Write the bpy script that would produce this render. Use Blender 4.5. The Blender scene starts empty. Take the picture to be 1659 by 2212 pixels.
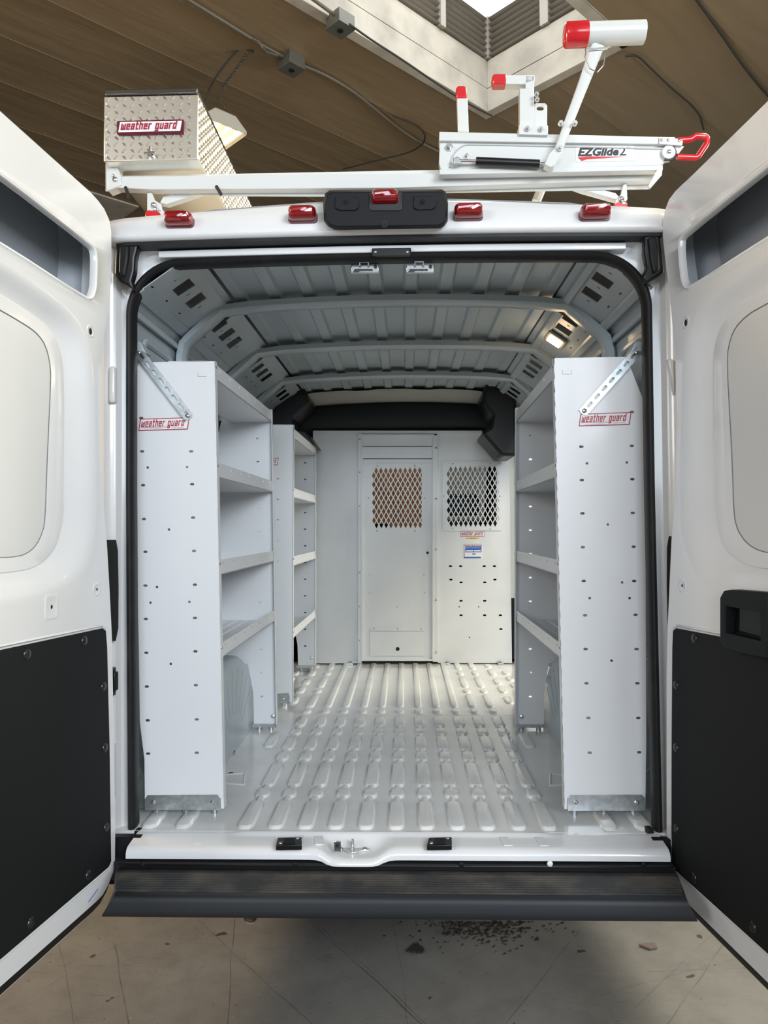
import bpy, bmesh, math, random
from mathutils import Vector, Matrix
from mathutils.geometry import tessellate_polygon
random.seed(7)
PI = math.pi
V = Vector
SC = bpy.context.scene
COL = SC.collection

# ------------------------------------------------------------------ camera
FPX = 1600.0
CAM = V((.043, -2.4, 1.485))
def cam_axes(yaw=1.66, pitch=1.29, roll=.40):
    y, p, r = [math.radians(a) for a in (yaw, pitch, roll)]
    f = V((-math.sin(y)*math.cos(p), math.cos(y)*math.cos(p), math.sin(p)))
    R0 = V((math.cos(y), math.sin(y), 0)); U0 = R0.cross(f)
    return R0*math.cos(r)-U0*math.sin(r), U0*math.cos(r)+R0*math.sin(r), f
CR, CU, CF = cam_axes()
cd = bpy.data.cameras.new('camera'); cam = bpy.data.objects.new('camera', cd); COL.objects.link(cam)
M = Matrix((CR, CU, -CF)).transposed().to_4x4(); M.translation = CAM
cam.matrix_world = M
cd.sensor_fit = 'HORIZONTAL'; cd.sensor_width = 36; cd.lens = FPX/1659*36; cd.clip_start = .02
SC.camera = cam
def ray(x, y): return CF + CR*((x-829.5)/FPX) - CU*((y-1106)/FPX)
def P(x, y, Y):                      # point of the plane Y=const that the photo shows at x, y
    d = ray(x, y); return CAM + d*((Y-CAM.y)/d.y)
def PZ(x, y, Z):
    d = ray(x, y); return CAM + d*((Z-CAM.z)/d.z)
def PPL(x, y, o, n):
    d = ray(x, y); return CAM + d*((o-CAM).dot(n)/d.dot(n))

# ------------------------------------------------------------------ materials
MATS = {}
def mat(name, col, rough=.5, metal=0, coat=0, bump=None, spec=.5, var=None, emis=None, trans=0, speck=None, sss=0):
    if name in MATS: return MATS[name]
    m = bpy.data.materials.new(name); m.use_nodes = True
    nt = m.node_tree; N = nt.nodes; L = nt.links; b = N['Principled BSDF']
    b.inputs['Base Color'].default_value = (*col, 1); b.inputs['Roughness'].default_value = rough
    b.inputs['Metallic'].default_value = metal; b.inputs['Coat Weight'].default_value = coat
    b.inputs['Coat Roughness'].default_value = .08
    b.inputs['Specular IOR Level'].default_value = spec
    b.inputs['Transmission Weight'].default_value = trans
    tc = N.new('ShaderNodeTexCoord')
    cur = None
    if var:                            # (colour2, scale, lo, hi)
        t = N.new('ShaderNodeTexNoise'); t.inputs['Scale'].default_value = var[1]; t.inputs['Detail'].default_value = 6
        r = N.new('ShaderNodeMapRange'); r.inputs[1].default_value = var[2]; r.inputs[2].default_value = var[3]
        x = N.new('ShaderNodeMix'); x.data_type = 'RGBA'
        L.new(tc.outputs['Object'], t.inputs['Vector']); L.new(t.outputs['Fac'], r.inputs[0]); L.new(r.outputs[0], x.inputs[0])
        x.inputs[6].default_value = (*col, 1); x.inputs[7].default_value = (*var[0], 1)
        L.new(x.outputs[2], b.inputs['Base Color']); cur = x.outputs[2]
    if speck:                          # (colour, scale, threshold) scattered marks
        t = N.new('ShaderNodeTexNoise'); t.inputs['Scale'].default_value = speck[1]; t.inputs['Detail'].default_value = 9; t.inputs['Roughness'].default_value = .65
        r = N.new('ShaderNodeMapRange'); r.inputs[1].default_value = speck[2]; r.inputs[2].default_value = speck[2]+.05
        x = N.new('ShaderNodeMix'); x.data_type = 'RGBA'
        L.new(tc.outputs['Object'], t.inputs['Vector']); L.new(t.outputs['Fac'], r.inputs[0]); L.new(r.outputs[0], x.inputs[0])
        if cur: L.new(cur, x.inputs[6])
        else: x.inputs[6].default_value = (*col, 1)
        x.inputs[7].default_value = (*speck[0], 1)
        L.new(x.outputs[2], b.inputs['Base Color'])
    if bump:                           # (scale, strength, distance)
        t = N.new('ShaderNodeTexNoise'); t.inputs['Scale'].default_value = bump[0]; t.inputs['Detail'].default_value = 4
        bp = N.new('ShaderNodeBump'); bp.inputs['Strength'].default_value = bump[1]; bp.inputs['Distance'].default_value = bump[2]
        L.new(tc.outputs['Object'], t.inputs['Vector']); L.new(t.outputs['Fac'], bp.inputs['Height']); L.new(bp.outputs[0], b.inputs['Normal'])
    if emis:
        b.inputs['Emission Color'].default_value = (*emis[0], 1); b.inputs['Emission Strength'].default_value = emis[1]
    MATS[name] = m
    return m
PAINT = mat('white_body_paint', (.78, .785, .80), .22, coat=.6, var=((.72, .725, .735), 1.3, .4, .7))
PAINTD = mat('white_paint_road_grime', (.77, .77, .775), .25, coat=.5, speck=((.33, .31, .28), 22, .70))
PAINTI = mat('shaded_interior_paint', (.43, .49, .52), .38, coat=.2, var=((.38, .43, .455), 3, .35, .7))  # same white body paint, with the load bay's shade put into its colour
FLOORP = mat('cargo_floor_paint', (.76, .76, .75), .22, coat=.5, var=((.66, .66, .65), 5, .45, .75), speck=((.33, .33, .32), 60, .735))
POWD = mat('white_powder_coat', (.76, .77, .79), .30, coat=.15, bump=(400, .05, .0004))
POWD2 = mat('partition_powder_coat', (.74, .75, .76), .34, coat=.1, bump=(90, .10, .001), var=((.68, .69, .70), 4, .4, .75))
RACKW = mat('rack_white', (.70, .71, .69), .25, coat=.4)
GALV = mat('galvanised_steel', (.56, .59, .60), .33, metal=.85, var=((.42, .45, .46), 60, .35, .65))
CHROME = mat('bright_zinc', (.72, .73, .74), .2, metal=1)
ALU = mat('diamond_aluminium', (.92, .88, .79), .33, metal=1, bump=(30, .05, .002))
BLACKP = mat('black_plastic', (.009, .010, .012), .55, spec=.22, bump=(300, .15, .0008))
BLACKT = mat('black_gloss_plastic', (.007, .007, .008), .35, spec=.4)
STEPM = mat('step_plastic', (.020, .020, .021), .48, spec=.4, bump=(160, .15, .001), var=((.085, .076, .062), 9, .42, .8))
BUMPM = mat('bumper_plastic', (.020, .022, .026), .55, spec=.4, bump=(400, .2, .0006))
LINING = mat('black_textured_board', (.008, .009, .0095), .7, spec=.25, bump=(420, .3, .0012))
RUBBER = mat('black_rubber', (.007, .007, .008), .5, spec=.35, var=((.015, .015, .014), 12, .5, .8))
GREYTRIM = mat('charcoal_trim', (.028, .030, .034), .8, spec=.2)
DARKV = mat('dark_void', (.01, .011, .012), .8)
RED = mat('red_vinyl', (.62, .012, .02), .25, coat=.5)
def lensmat():
    m = mat('red_lens', (.33, .003, .005), .12, coat=1)
    b = m.node_tree.nodes['Principled BSDF']; b.inputs['Transmission Weight'].default_value = .35
    return m
LENS = lensmat()
LENSD = mat('dark_lens_base', (.10, .004, .005), .25, coat=.5)
STRED = mat('sticker_red', (.40, .012, .035), .4)
STWH = mat('sticker_white', (.82, .82, .83), .35)
STBLK = mat('sticker_black', (.012, .012, .014), .4)
STBLUE = mat('sticker_blue', (.03, .12, .45), .4)
STYEL = mat('sticker_yellow', (.75, .5, .08), .4)
WOODW = mat('whitewashed_timber', (.50, .46, .39), .7, var=((.36, .33, .28), 4, .4, .7), bump=(40, .2, .004))
LOUV = mat('louvre_grey', (.36, .33, .29), .6)
WOODB = mat('brown_wood', (.22, .10, .045), .6, var=((.14, .06, .03), 6, .4, .7))
BOXG = mat('junction_box_steel', (.15, .15, .13), .5, metal=.5)
CONDM = mat('grey_conduit', (.15, .13, .10), .5, metal=.3)
CABLEM = mat('black_cable', (.03, .025, .02), .6)
RUST = mat('rusty_pipe', (.35, .28, .22), .5, metal=.4, var=((.16, .07, .04), 30, .4, .6))
LAMPW = mat('lamp_enamel', (.42, .40, .35), .4)
TUBE = mat('lit_tube', (1, .95, .8), .3, emis=((1, .82, .52), 7))
DOME = mat('dome_lens_lit', (1, .9, .7), .3, emis=((1, .72, .36), 5))
WALLM = mat('shop_wall_paint', (.48, .46, .42), .8)
SKYP = mat('skylight_diffuser', (1, 1, 1), .4, emis=((.92, .96, 1), 2.2))
GLASS = mat('window_glass', (.9, .95, .93), .02, trans=1)
SEATM = mat('seat_cloth', (.03, .032, .035), .9)

SPLIT = set('''sill_bead housing_pad jamb_stamping kick_screw end_plate screw hinge_bolt striker_bolt rail_bolt arm_bolt hook_bolt foot_bolt end_bolt
frame_bolt floor_clip door_rivet lock_hole screen_screw bracket_bolt tray_screw brace_bolt bow_slot bow_aperture rail_fold wall_stamping arch_bead post_slot
lip_hole slide_bolt lower_flange rail_end box_support transom frame_rail form_box spring_rod spring_eye front_crossbar blue_panel'''.split())
def islands(bm, tol=.0015):
    bmesh.ops.remove_doubles(bm, verts=bm.verts, dist=1e-6)
    seen = set(); out = []
    for f in bm.faces:
        if f in seen: continue
        st = [f]; seen.add(f); g = []
        while st:
            q = st.pop(); g.append(q)
            for v in q.verts:
                for h in v.link_faces:
                    if h not in seen: seen.add(h); st.append(h)
        cs = [v.co for q in g for v in q.verts]
        out.append([g, [min(c[i] for c in cs)-tol for i in range(3)], [max(c[i] for c in cs)+tol for i in range(3)]])
    ch = True
    while ch:
        ch = False
        for i in range(len(out)):
            for j in range(i+1, len(out)):
                A, B_ = out[i], out[j]
                if all(A[1][k] <= B_[2][k] and B_[1][k] <= A[2][k] for k in range(3)):
                    out[i] = [A[0]+B_[0], [min(A[1][k], B_[1][k]) for k in range(3)], [max(A[2][k], B_[2][k]) for k in range(3)]]; out.pop(j); ch = True; break
            if ch: break
    return [o[0] for o in out]
# ------------------------------------------------------------------ mesh builder
class MB:
    def __init__(s): s.bm = bmesh.new()
    def poly(s, pts):
        try: return s.bm.faces.new([s.bm.verts.new(p) for p in pts])
        except ValueError: return None
    def quadbox(s, c):                 # 8 corners: 0-3 one face, 4-7 opposite
        v = [s.bm.verts.new(p) for p in c]
        for f in ((3,2,1,0),(4,5,6,7),(0,1,5,4),(1,2,6,5),(2,3,7,6),(3,0,4,7)): s.bm.faces.new([v[i] for i in f])
        return s
    def box(s, x0, x1, y0, y1, z0, z1):
        return s.quadbox([V(p) for p in ((x0,y0,z0),(x1,y0,z0),(x1,y1,z0),(x0,y1,z0),(x0,y0,z1),(x1,y0,z1),(x1,y1,z1),(x0,y1,z1))])
    def fbox(s, f, u0, u1, v0, v1, w0, w1):
        return s.quadbox([f(*p) for p in ((u0,v0,w0),(u1,v0,w0),(u1,v1,w0),(u0,v1,w0),(u0,v0,w1),(u1,v0,w1),(u1,v1,w1),(u0,v1,w1))])
    def loft(s, loops, closed=True, cap0=False, cap1=False):
        rows = [[s.bm.verts.new(p) for p in L] for L in loops]
        n = len(rows[0])
        for a, b in zip(rows, rows[1:]):
            for i in range(n if closed else n-1):
                j = (i+1) % n
                try: s.bm.faces.new((a[i], a[j], b[j], b[i]))
                except ValueError: pass
        if cap0: s.bm.faces.new(rows[0][::-1])
        if cap1: s.bm.faces.new(rows[-1])
        return s
    def prism(s, pts, off):            # planar polygon (maybe concave) + thickness vector
        return s.plate(pts, [], off)
    def plate(s, outer, holes, off, backcap=True):
        loops = [[V(p) for p in outer]] + [[V(p) for p in h] for h in holes]
        tris = tessellate_polygon(loops)
        flat = [p for L in loops for p in L]
        v0 = [s.bm.verts.new(p) for p in flat]
        v1 = [s.bm.verts.new(p+off) for p in flat] if off is not None else None
        for t in tris:
            try:
                s.bm.faces.new([v0[i] for i in t])
                if v1 and backcap: s.bm.faces.new([v1[i] for i in reversed(t)])
            except ValueError: pass
        if v1:
            k = 0
            for L in loops:
                n = len(L)
                for i in range(n):
                    a, b = k+i, k+(i+1) % n
                    try: s.bm.faces.new((v0[a], v0[b], v1[b], v1[a]))
                    except ValueError: pass
                k += n
        return s
    def tube(s, pts, r, n=10, closed=False, cap=True, flat=1.0, up=None):
        pts = [V(p) for p in pts]; m = len(pts); rows = []
        rr = r if isinstance(r, (list, tuple)) else [r]*m
        prev = None
        for i, p in enumerate(pts):
            if closed: t = (pts[(i+1) % m]-pts[i-1])
            else: t = (pts[min(i+1, m-1)]-pts[max(i-1, 0)])
            t.normalize()
            if prev is None:
                a = V(up) if up else (V((0, 0, 1)) if abs(t.z) < .9 else V((0, 1, 0)))
            else: a = prev
            x = t.cross(a).normalized(); a2 = x.cross(t).normalized(); prev = a2
            rows.append([p + x*(math.cos(2*PI*k/n)*rr[i]) + a2*(math.sin(2*PI*k/n)*rr[i]*flat) for k in range(n)])
        if closed: rows.append(rows[0])
        s.loft(rows, True, cap and not closed, cap and not closed)
        return s
    def sweep(s, pts, prof, side, cap=True):   # rectangular-like profile swept along an open path; prof in (side, normal) coordinates
        pts = [V(p) for p in pts]; m = len(pts); rows = []
        side = V(side)
        for i, p in enumerate(pts):
            t = (pts[min(i+1, m-1)]-pts[max(i-1, 0)]).normalized()
            n = side.cross(t).normalized()
            rows.append([p + side*a + n*b for a, b in prof])
        s.loft(rows, True, cap, cap)
        return s
    def cyl(s, a, b, r, n=16, r2=None):
        return s.tube([a, b], [r, r if r2 is None else r2], n)
    def dome(s, c, nrm, r, h, n=12):   # screw or rivet head
        c = V(c); nrm = V(nrm).normalized()
        a = V((0, 0, 1)) if abs(nrm.z) < .9 else V((1, 0, 0))
        x = nrm.cross(a).normalized(); y = nrm.cross(x)
        rows = []
        for k in range(4):
            t = k/3*PI/2
            rr = r*math.cos(t)*.999+.0001; hh = h*math.sin(t)
            rows.append([c + nrm*hh + x*(math.cos(2*PI*i/n)*rr) + y*(math.sin(2*PI*i/n)*rr) for i in range(n)])
        return s.loft(rows, True, False, True)
    def build(s, name, m, parent=None, label=None, bevel=0, smooth=30, kind=None, seg=2, tri=False):
        if parent is not None and name in SPLIT:
            g = islands(s.bm)
            if len(g) > 1:
                res = None
                for fs in g:
                    q = MB(); mp = {}
                    for f in fs:
                        vs_ = []
                        for v in f.verts:
                            if v not in mp: mp[v] = q.bm.verts.new(v.co)
                            vs_.append(mp[v])
                        try: q.bm.faces.new(vs_)
                        except ValueError: pass
                    o = q._build(name, m, parent, label, bevel, smooth, kind, seg); res = res or o
                s.bm.free(); return res
        return s._build(name, m, parent, label, bevel, smooth, kind, seg)
    def _build(s, name, m, parent=None, label=None, bevel=0, smooth=30, kind=None, seg=2):
        bm = s.bm
        bmesh.ops.remove_doubles(bm, verts=bm.verts, dist=1e-6)
        bmesh.ops.recalc_face_normals(bm, faces=bm.faces)
        me = bpy.data.meshes.new(name)
        org = ORG.get(parent.name, V((0, 0, 0))) if parent else V((0, 0, 0))
        bm.transform(Matrix.Translation(-org)); bm.to_mesh(me); bm.free()
        for p in me.polygons: p.use_smooth = True
        try: me.set_sharp_from_angle(angle=math.radians(smooth))
        except Exception: pass
        o = bpy.data.objects.new(name, me); COL.objects.link(o); me.materials.append(m)
        if parent: o.parent = parent; ORG[o.name] = org
        if label: o['label'] = label
        if kind: o['kind'] = kind
        if bevel:
            b = o.modifiers.new('bevel', 'BEVEL'); b.width = bevel; b.segments = seg; b.limit_method = 'ANGLE'; b.angle_limit = math.radians(35)
            b.harden_normals = False
        return o
ORG = {}
def thing(name, label, cat, loc, group=None):
    o = bpy.data.objects.new(name, None); COL.objects.link(o); o.location = loc; o.empty_display_size = .1
    o['label'] = label; o['category'] = cat
    if group: o['group'] = group
    ORG[o.name] = V(loc); return o
def tag(o, label, cat, group=None):
    o['label'] = label; o['category'] = cat
    if group: o['group'] = group
    return o
def struct(o): o['kind'] = 'structure'; return o
def px(poly, Y): return [P(x, y, Y) for x, y in poly]
def pxprism(mb, poly, Y, dep, holes=()):
    return mb.plate(px(poly, Y), [px(h, Y) for h in holes], V((0, dep, 0)))
def pxbox(mb, x0, y0, x1, y1, Y, dep): return pxprism(mb, [(x0,y0),(x1,y0),(x1,y1),(x0,y1)], Y, dep)
def circ(c, r, f, n=10, ry=None): return [f(c[0]+r*math.cos(2*PI*k/n), c[1]+(ry or r)*math.sin(2*PI*k/n)) for k in range(n)]
def slotloop(cx, cz, a, b):            # stadium hole loop (2D)
    out = []
    for k in range(10):
        t = -PI/2+PI*(k % 5)/4 + (PI if k >= 5 else 0)
        out.append((cx+(a-b)*(1 if k < 5 else -1)+b*math.cos(t), cz+b*math.sin(t)))
    return out
def rrect(x0, x1, z0, z1, r, n=4):
    out = []
    for cx, cz, a0 in ((x1-r, z0+r, -90), (x1-r, z1-r, 0), (x0+r, z1-r, 90), (x0+r, z0+r, 180)):
        for k in range(n+1):
            t = math.radians(a0+90*k/n); out.append((cx+r*math.cos(t), cz+r*math.sin(t)))
    return out
def resample(pts, n, closed=True):
    pts = [V((*p, 0)) if len(p) == 2 else V(p) for p in pts]
    if closed: pts = pts+[pts[0]]
    L = [0]
    for a, b in zip(pts, pts[1:]): L.append(L[-1]+(b-a).length)
    out = []; T = L[-1]; j = 0
    for i in range(n):
        d = T*i/(n if closed else n-1)
        while j < len(L)-2 and L[j+1] < d: j += 1
        t = (d-L[j])/max(1e-9, L[j+1]-L[j]); out.append(pts[j].lerp(pts[j+1], min(1, t)))
    return out
def chaikin(pts, it=2, closed=True):
    for _ in range(it):
        q = []; n = len(pts)
        if not closed: q.append(pts[0])
        for i in range(n if closed else n-1):
            a, b = pts[i], pts[(i+1) % n]
            q.append(tuple(a[k]*.75+b[k]*.25 for k in range(len(a)))); q.append(tuple(a[k]*.25+b[k]*.75 for k in range(len(a))))
        if not closed: q.append(pts[-1])
        pts = q
    return pts
def text_obj(s, f, u, v, size, m, parent, name='lettering', shear=0, bold=0, width=None, w=.0006, vert=False):
    c = bpy.data.curves.new('t', 'FONT'); c.body = s; c.size = size; c.shear = shear; c.offset = bold*size; c.resolution_u = 2
    o = bpy.data.objects.new('t', c); COL.objects.link(o)
    dg = bpy.context.evaluated_depsgraph_get(); me = bpy.data.meshes.new_from_object(o.evaluated_get(dg))
    bpy.data.objects.remove(o)
    xs = [q.co.x for q in me.vertices]; x0, x1 = min(xs), max(xs); k = (width/(x1-x0)) if width else 1
    bm = bmesh.new(); bm.from_mesh(me); bpy.data.meshes.remove(me)
    for q in bm.verts:
        a, b = (q.co.x-x0)*k, q.co.y
        q.co = f(u-b, v+a, w) if vert else f(u+a, v+b, w)
    mb = MB(); mb.bm.free(); mb.bm = bm
    return mb.build(name, m, parent)
# block letters for the shelving and box badges
GL = {'w': (1.0, [[(0,1),(0,0),(1,0),(1,1)],[(.5,0),(.5,.75)]]),
 'e': (.75, [[(.75,0),(0,0),(0,1),(.7,1),(.7,.5),(0,.5)]]),
 'a': (.75, [[(.05,1),(.7,1),(.7,0),(0,0),(0,.55),(.7,.55)]]),
 't': (.5, [[(.15,1.4),(.15,0),(.5,0)],[(-.05,1),(.5,1)]]),
 'h': (.75, [[(0,1.4),(0,0)],[(0,1),(.7,1),(.7,0)]]),
 'r': (.55, [[(0,0),(0,1),(.5,1)]]),
 'g': (.75, [[(.7,0),(0,0),(0,1),(.7,1),(.7,-.42),(0,-.42)]]),
 'u': (.75, [[(0,1),(0,0),(.7,0),(.7,1)]]),
 'd': (.75, [[(.7,1.4),(.7,0),(0,0),(0,1),(.7,1)]]),
 ' ': (.35, []), '.': (.1, [[(0,-.05),(0,.1)]])}
def letters(mb, txt, f, u, v, width, h, w0, w1, th=.33, sh=.2):
    tot = sum(GL[c][0]+.60 for c in txt)-.60; k = width/tot; x = 0
    for c in txt:
        for pl in GL[c][1]:
            for (ax, ay), (bx, by) in zip(pl, pl[1:]):
                w1 += 3e-6; w0 += 1e-7
                x0, x1 = min(ax, bx)-th/2, max(ax, bx)+th/2; y0, y1 = min(ay, by)-th/2*.8, max(ay, by)+th/2*.8
                q = [(u+(x+X)*k+sh*Y*h, v+Y*h) for X, Y in ((x0,y0),(x1,y0),(x1,y1),(x0,y1))]
                mb.quadbox([f(a, b, w0) for a, b in q]+[f(a, b, w1) for a, b in q])
        x += GL[c][0]+.60
def badge(parent, f, W, H, small=True, name='badge', label=None, thick=.0006):
    """f(u,v,w): u right, v up, w outwards; origin lower left"""
    s = .16*H
    a = MB()
    def par(m): return [f(m+s*(b-0)/H*0+(s if b else 0)*(1)+0*m+c, (m if not b else H-m), 0) for b, c in ((0, 0), (0, W-s-2*m), (1, W-s-2*m), (1, 0))]
    a.plate(par(0), [], f(0, 0, thick)-f(0, 0, 0))
    bd = a.build(name, STRED, parent, label or 'white and dark red maker sticker')
    e = f(0, 0, thick)-f(0, 0, 0)
    b = MB(); b.plate([p+e for p in par(H*.07)], [], e*.6); b.build('sticker_face', STWH, bd)
    c = MB()
    v0 = H*.36 if small else H*.30
    letters(c, 'weather guard', f, W*.06, v0, W*.82, H*(.36 if small else .40), thick*1.5, thick*2.3)
    c.build('lettering', STRED, bd)
    if small:
        d = MB(); d.fbox(f, W*.05, W*.62, H*.245, H*.28, thick*1.5, thick*2.1); d.build('underline', STRED, bd)
        text_obj('www.weatherguard.com', f, W*.12, H*.11, H*.11, STBLK, bd, w=thick*1.8, width=W*.34)
        text_obj('1-800-456-7865', f, W*.66, H*.14, H*.11, STBLK, bd, w=thick*1.8, width=W*.22)
    return bd

FZ = .52       # cargo floor height
# ================================================================== THE SHOP
R45 = Matrix.Rotation(math.radians(45), 4, 'Z')
def floor_mat():
    m = bpy.data.materials.new('stained_concrete'); m.use_nodes = True; nt = m.node_tree; N = nt.nodes; L = nt.links; b = N['Principled BSDF']
    tc = N.new('ShaderNodeTexCoord')
    def noise(s, d=6, r=.6, src=None, dist=0):
        t = N.new('ShaderNodeTexNoise'); t.inputs['Scale'].default_value = s; t.inputs['Detail'].default_value = d; t.inputs['Roughness'].default_value = r; t.inputs['Distortion'].default_value = dist
        L.new(src or tc.outputs['Object'], t.inputs['Vector']); return t.outputs['Fac']
    def rng(i, a, c, lo=0, hi=1):
        r = N.new('ShaderNodeMapRange'); r.inputs[1].default_value = a; r.inputs[2].default_value = c; r.inputs[3].default_value = lo; r.inputs[4].default_value = hi; L.new(i, r.inputs[0]); return r.outputs[0]
    def mix(f, A, B, mode='MIX'):
        x = N.new('ShaderNodeMix'); x.data_type = 'RGBA'; x.blend_type = mode; L.new(f, x.inputs[0])
        for k, q in ((6, A), (7, B)):
            if isinstance(q, tuple): x.inputs[k].default_value = (*q, 1)
            else: L.new(q, x.inputs[k])
        return x.outputs[2]
    c = mix(rng(noise(1.6), .35, .65), (.150, .142, .130), (.195, .186, .170))
    c = mix(rng(noise(9, 8, .7), .45, .75, 0, .55), c, (.105, .10, .092))
    c = mix(rng(noise(55, 3, .5), .70, .73, 0, .8), c, (.04, .035, .03))
    c = mix(rng(noise(13, 2, .4), .735, .75, 0, .85), c, (.03, .026, .023))
    c = mix(rng(noise(80, 2, .4), .76, .775, 0, .8), c, (.34, .32, .29))
    # long straight scratches in several directions
    for ang, sc, seed in ((.5, 1.1, 0), (1.9, 1.4, 3), (2.5, 1.0, 7), (1.2, .8, 11)):
        mp = N.new('ShaderNodeMapping'); mp.inputs['Rotation'].default_value = (0, 0, ang); mp.inputs['Location'].default_value = (seed, seed*.7, 0)
        mp.inputs['Scale'].default_value = (.25*sc, 2.2*sc, 1)
        L.new(tc.outputs['Object'], mp.inputs['Vector'])
        vo = N.new('ShaderNodeTexNoise'); vo.inputs['Scale'].default_value = 5; vo.inputs['Detail'].default_value = 1; L.new(mp.outputs[0], vo.inputs['Vector'])
        m1 = N.new('ShaderNodeMath'); m1.operation = 'SUBTRACT'; L.new(vo.outputs['Fac'], m1.inputs[0]); m1.inputs[1].default_value = .52
        m2 = N.new('ShaderNodeMath'); m2.operation = 'ABSOLUTE'; L.new(m1.outputs[0], m2.inputs[0])
        ln = rng(m2.outputs[0], 0, .0035, .35, 0)
        g = rng(noise(1.3+sc, 2, .5), .45, .6)
        mm = N.new('ShaderNodeMath'); mm.operation = 'MULTIPLY'; L.new(ln, mm.inputs[0]); L.new(g, mm.inputs[1])
        c = mix(mm.outputs[0], c, (.06, .055, .05))
    sep = N.new('ShaderNodeSeparateXYZ'); L.new(tc.outputs['Object'], sep.inputs[0])
    def mt(op, A, B_=None):
        q = N.new('ShaderNodeMath'); q.operation = op
        for k, v in enumerate((A, B_)):
            if v is None: continue
            if isinstance(v, (int, float)): q.inputs[k].default_value = v
            else: L.new(v, q.inputs[k])
        return q.outputs[0]
    wob = mt('MULTIPLY', noise(3, 1, .5), .03); worn = rng(noise(7, 4, .6), .36, .55, .25, 1)
    for (xa, ya, xb, yb, wd_, st) in ((660,1982,915,2212,.003,.8),(672,1982,925,2212,.002,.6),(508,1985,489,2212,.0022,.7),(425,1985,672,2212,.0018,.7),(246,2040,268,2150,.003,.6),(848,1985,870,2120,.0015,.6),
        (130,2040,160,2212,.002,.5),(1600,1990,1440,2212,.003,.45),(1560,2000,1330,2212,.002,.4),(960,2100,1120,2010,.002,.4),(1400,2100,1500,2095,.002,.5),(1300,2150,1659,2050,.002,.4),(1090,2212,1180,2100,.003,.4),(20,2180,240,2050,.002,.4)):
        A_, Bq = PZ(xa, ya, 0), PZ(xb, yb, 0); t_ = (Bq-A_); Ln = t_.length; t_.normalize()
        dn = mt('ADD', mt('ADD', mt('MULTIPLY', sep.outputs[0], -t_.y), mt('MULTIPLY', sep.outputs[1], t_.x)), A_.x*t_.y-A_.y*t_.x)
        al = mt('ADD', mt('ADD', mt('MULTIPLY', sep.outputs[0], t_.x), mt('MULTIPLY', sep.outputs[1], t_.y)), -(A_.x*t_.x+A_.y*t_.y))
        dd = mt('ABSOLUTE', mt('ADD', mt('ADD', dn, wob), -.015))
        on = rng(dd, wd_*.4, wd_, st, 0)
        seg = mt('MULTIPLY', rng(al, -.02, .02), rng(al, Ln+.3, Ln+.34, 1, 0))
        c = mix(mt('MULTIPLY', mt('MULTIPLY', on, seg), worn), c, (.045, .04, .035))
    L.new(c, b.inputs['Base Color'])
    b.inputs['Roughness'].default_value = .5
    bp = N.new('ShaderNodeBump'); bp.inputs['Strength'].default_value = .15; bp.inputs['Distance'].default_value = .004
    L.new(noise(60), bp.inputs['Height']); L.new(bp.outputs[0], b.inputs['Normal'])
    return m
def ceil_mat():
    m = bpy.data.materials.new('faced_insulation'); m.use_nodes = True; nt = m.node_tree; N = nt.nodes; L = nt.links; b = N['Principled BSDF']
    tc = N.new('ShaderNodeTexCoord'); mp = N.new('ShaderNodeMapping'); mp.inputs['Scale'].default_value = (.25, 1.0, 1)
    L.new(tc.outputs['Object'], mp.inputs['Vector'])
    t = N.new('ShaderNodeTexNoise'); t.inputs['Scale'].default_value = 2.2; t.inputs['Detail'].default_value = 4; L.new(mp.outputs[0], t.inputs['Vector'])
    t2 = N.new('ShaderNodeTexNoise'); t2.inputs['Scale'].default_value = .8; t2.inputs['Detail'].default_value = 3; L.new(tc.outputs['Object'], t2.inputs['Vector'])
    x = N.new('ShaderNodeMix'); x.data_type = 'RGBA'; L.new(t2.outputs['Fac'], x.inputs[0])
    x.inputs[6].default_value = (.225, .155, .082, 1); x.inputs[7].default_value = (.27, .205, .13, 1)
    L.new(x.outputs[2], b.inputs['Base Color']); b.inputs['Roughness'].default_value = .42; b.inputs['Specular IOR Level'].default_value = .6
    bp = N.new('ShaderNodeBump'); bp.inputs['Strength'].default_value = .35; bp.inputs['Distance'].default_value = .10
    L.new(t.outputs['Fac'], bp.inputs['Height']); L.new(bp.outputs[0], b.inputs['Normal'])
    return m
mb = MB(); S = 13
mb.plate([V((-S,-S,0)),V((S,-S,0)),V((S,S,0)),V((-S,S,0))], [], V((0,0,-.2)))
struct(mb.build('floor', floor_mat()))
CZ = 5.2
def rot(p): return R45.inverted() @ V(p)      # world -> building frame
F0 = rot((.80, 4.13, CZ)); G0 = rot((1.735, 3.30, CZ))   # far corners of the skylight well
wx1 = F0.x; wy1 = F0.y; wy0 = G0.y; wx0 = wx1-2.44
def B(x, y, z): return R45 @ V((x, y, z))
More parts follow.
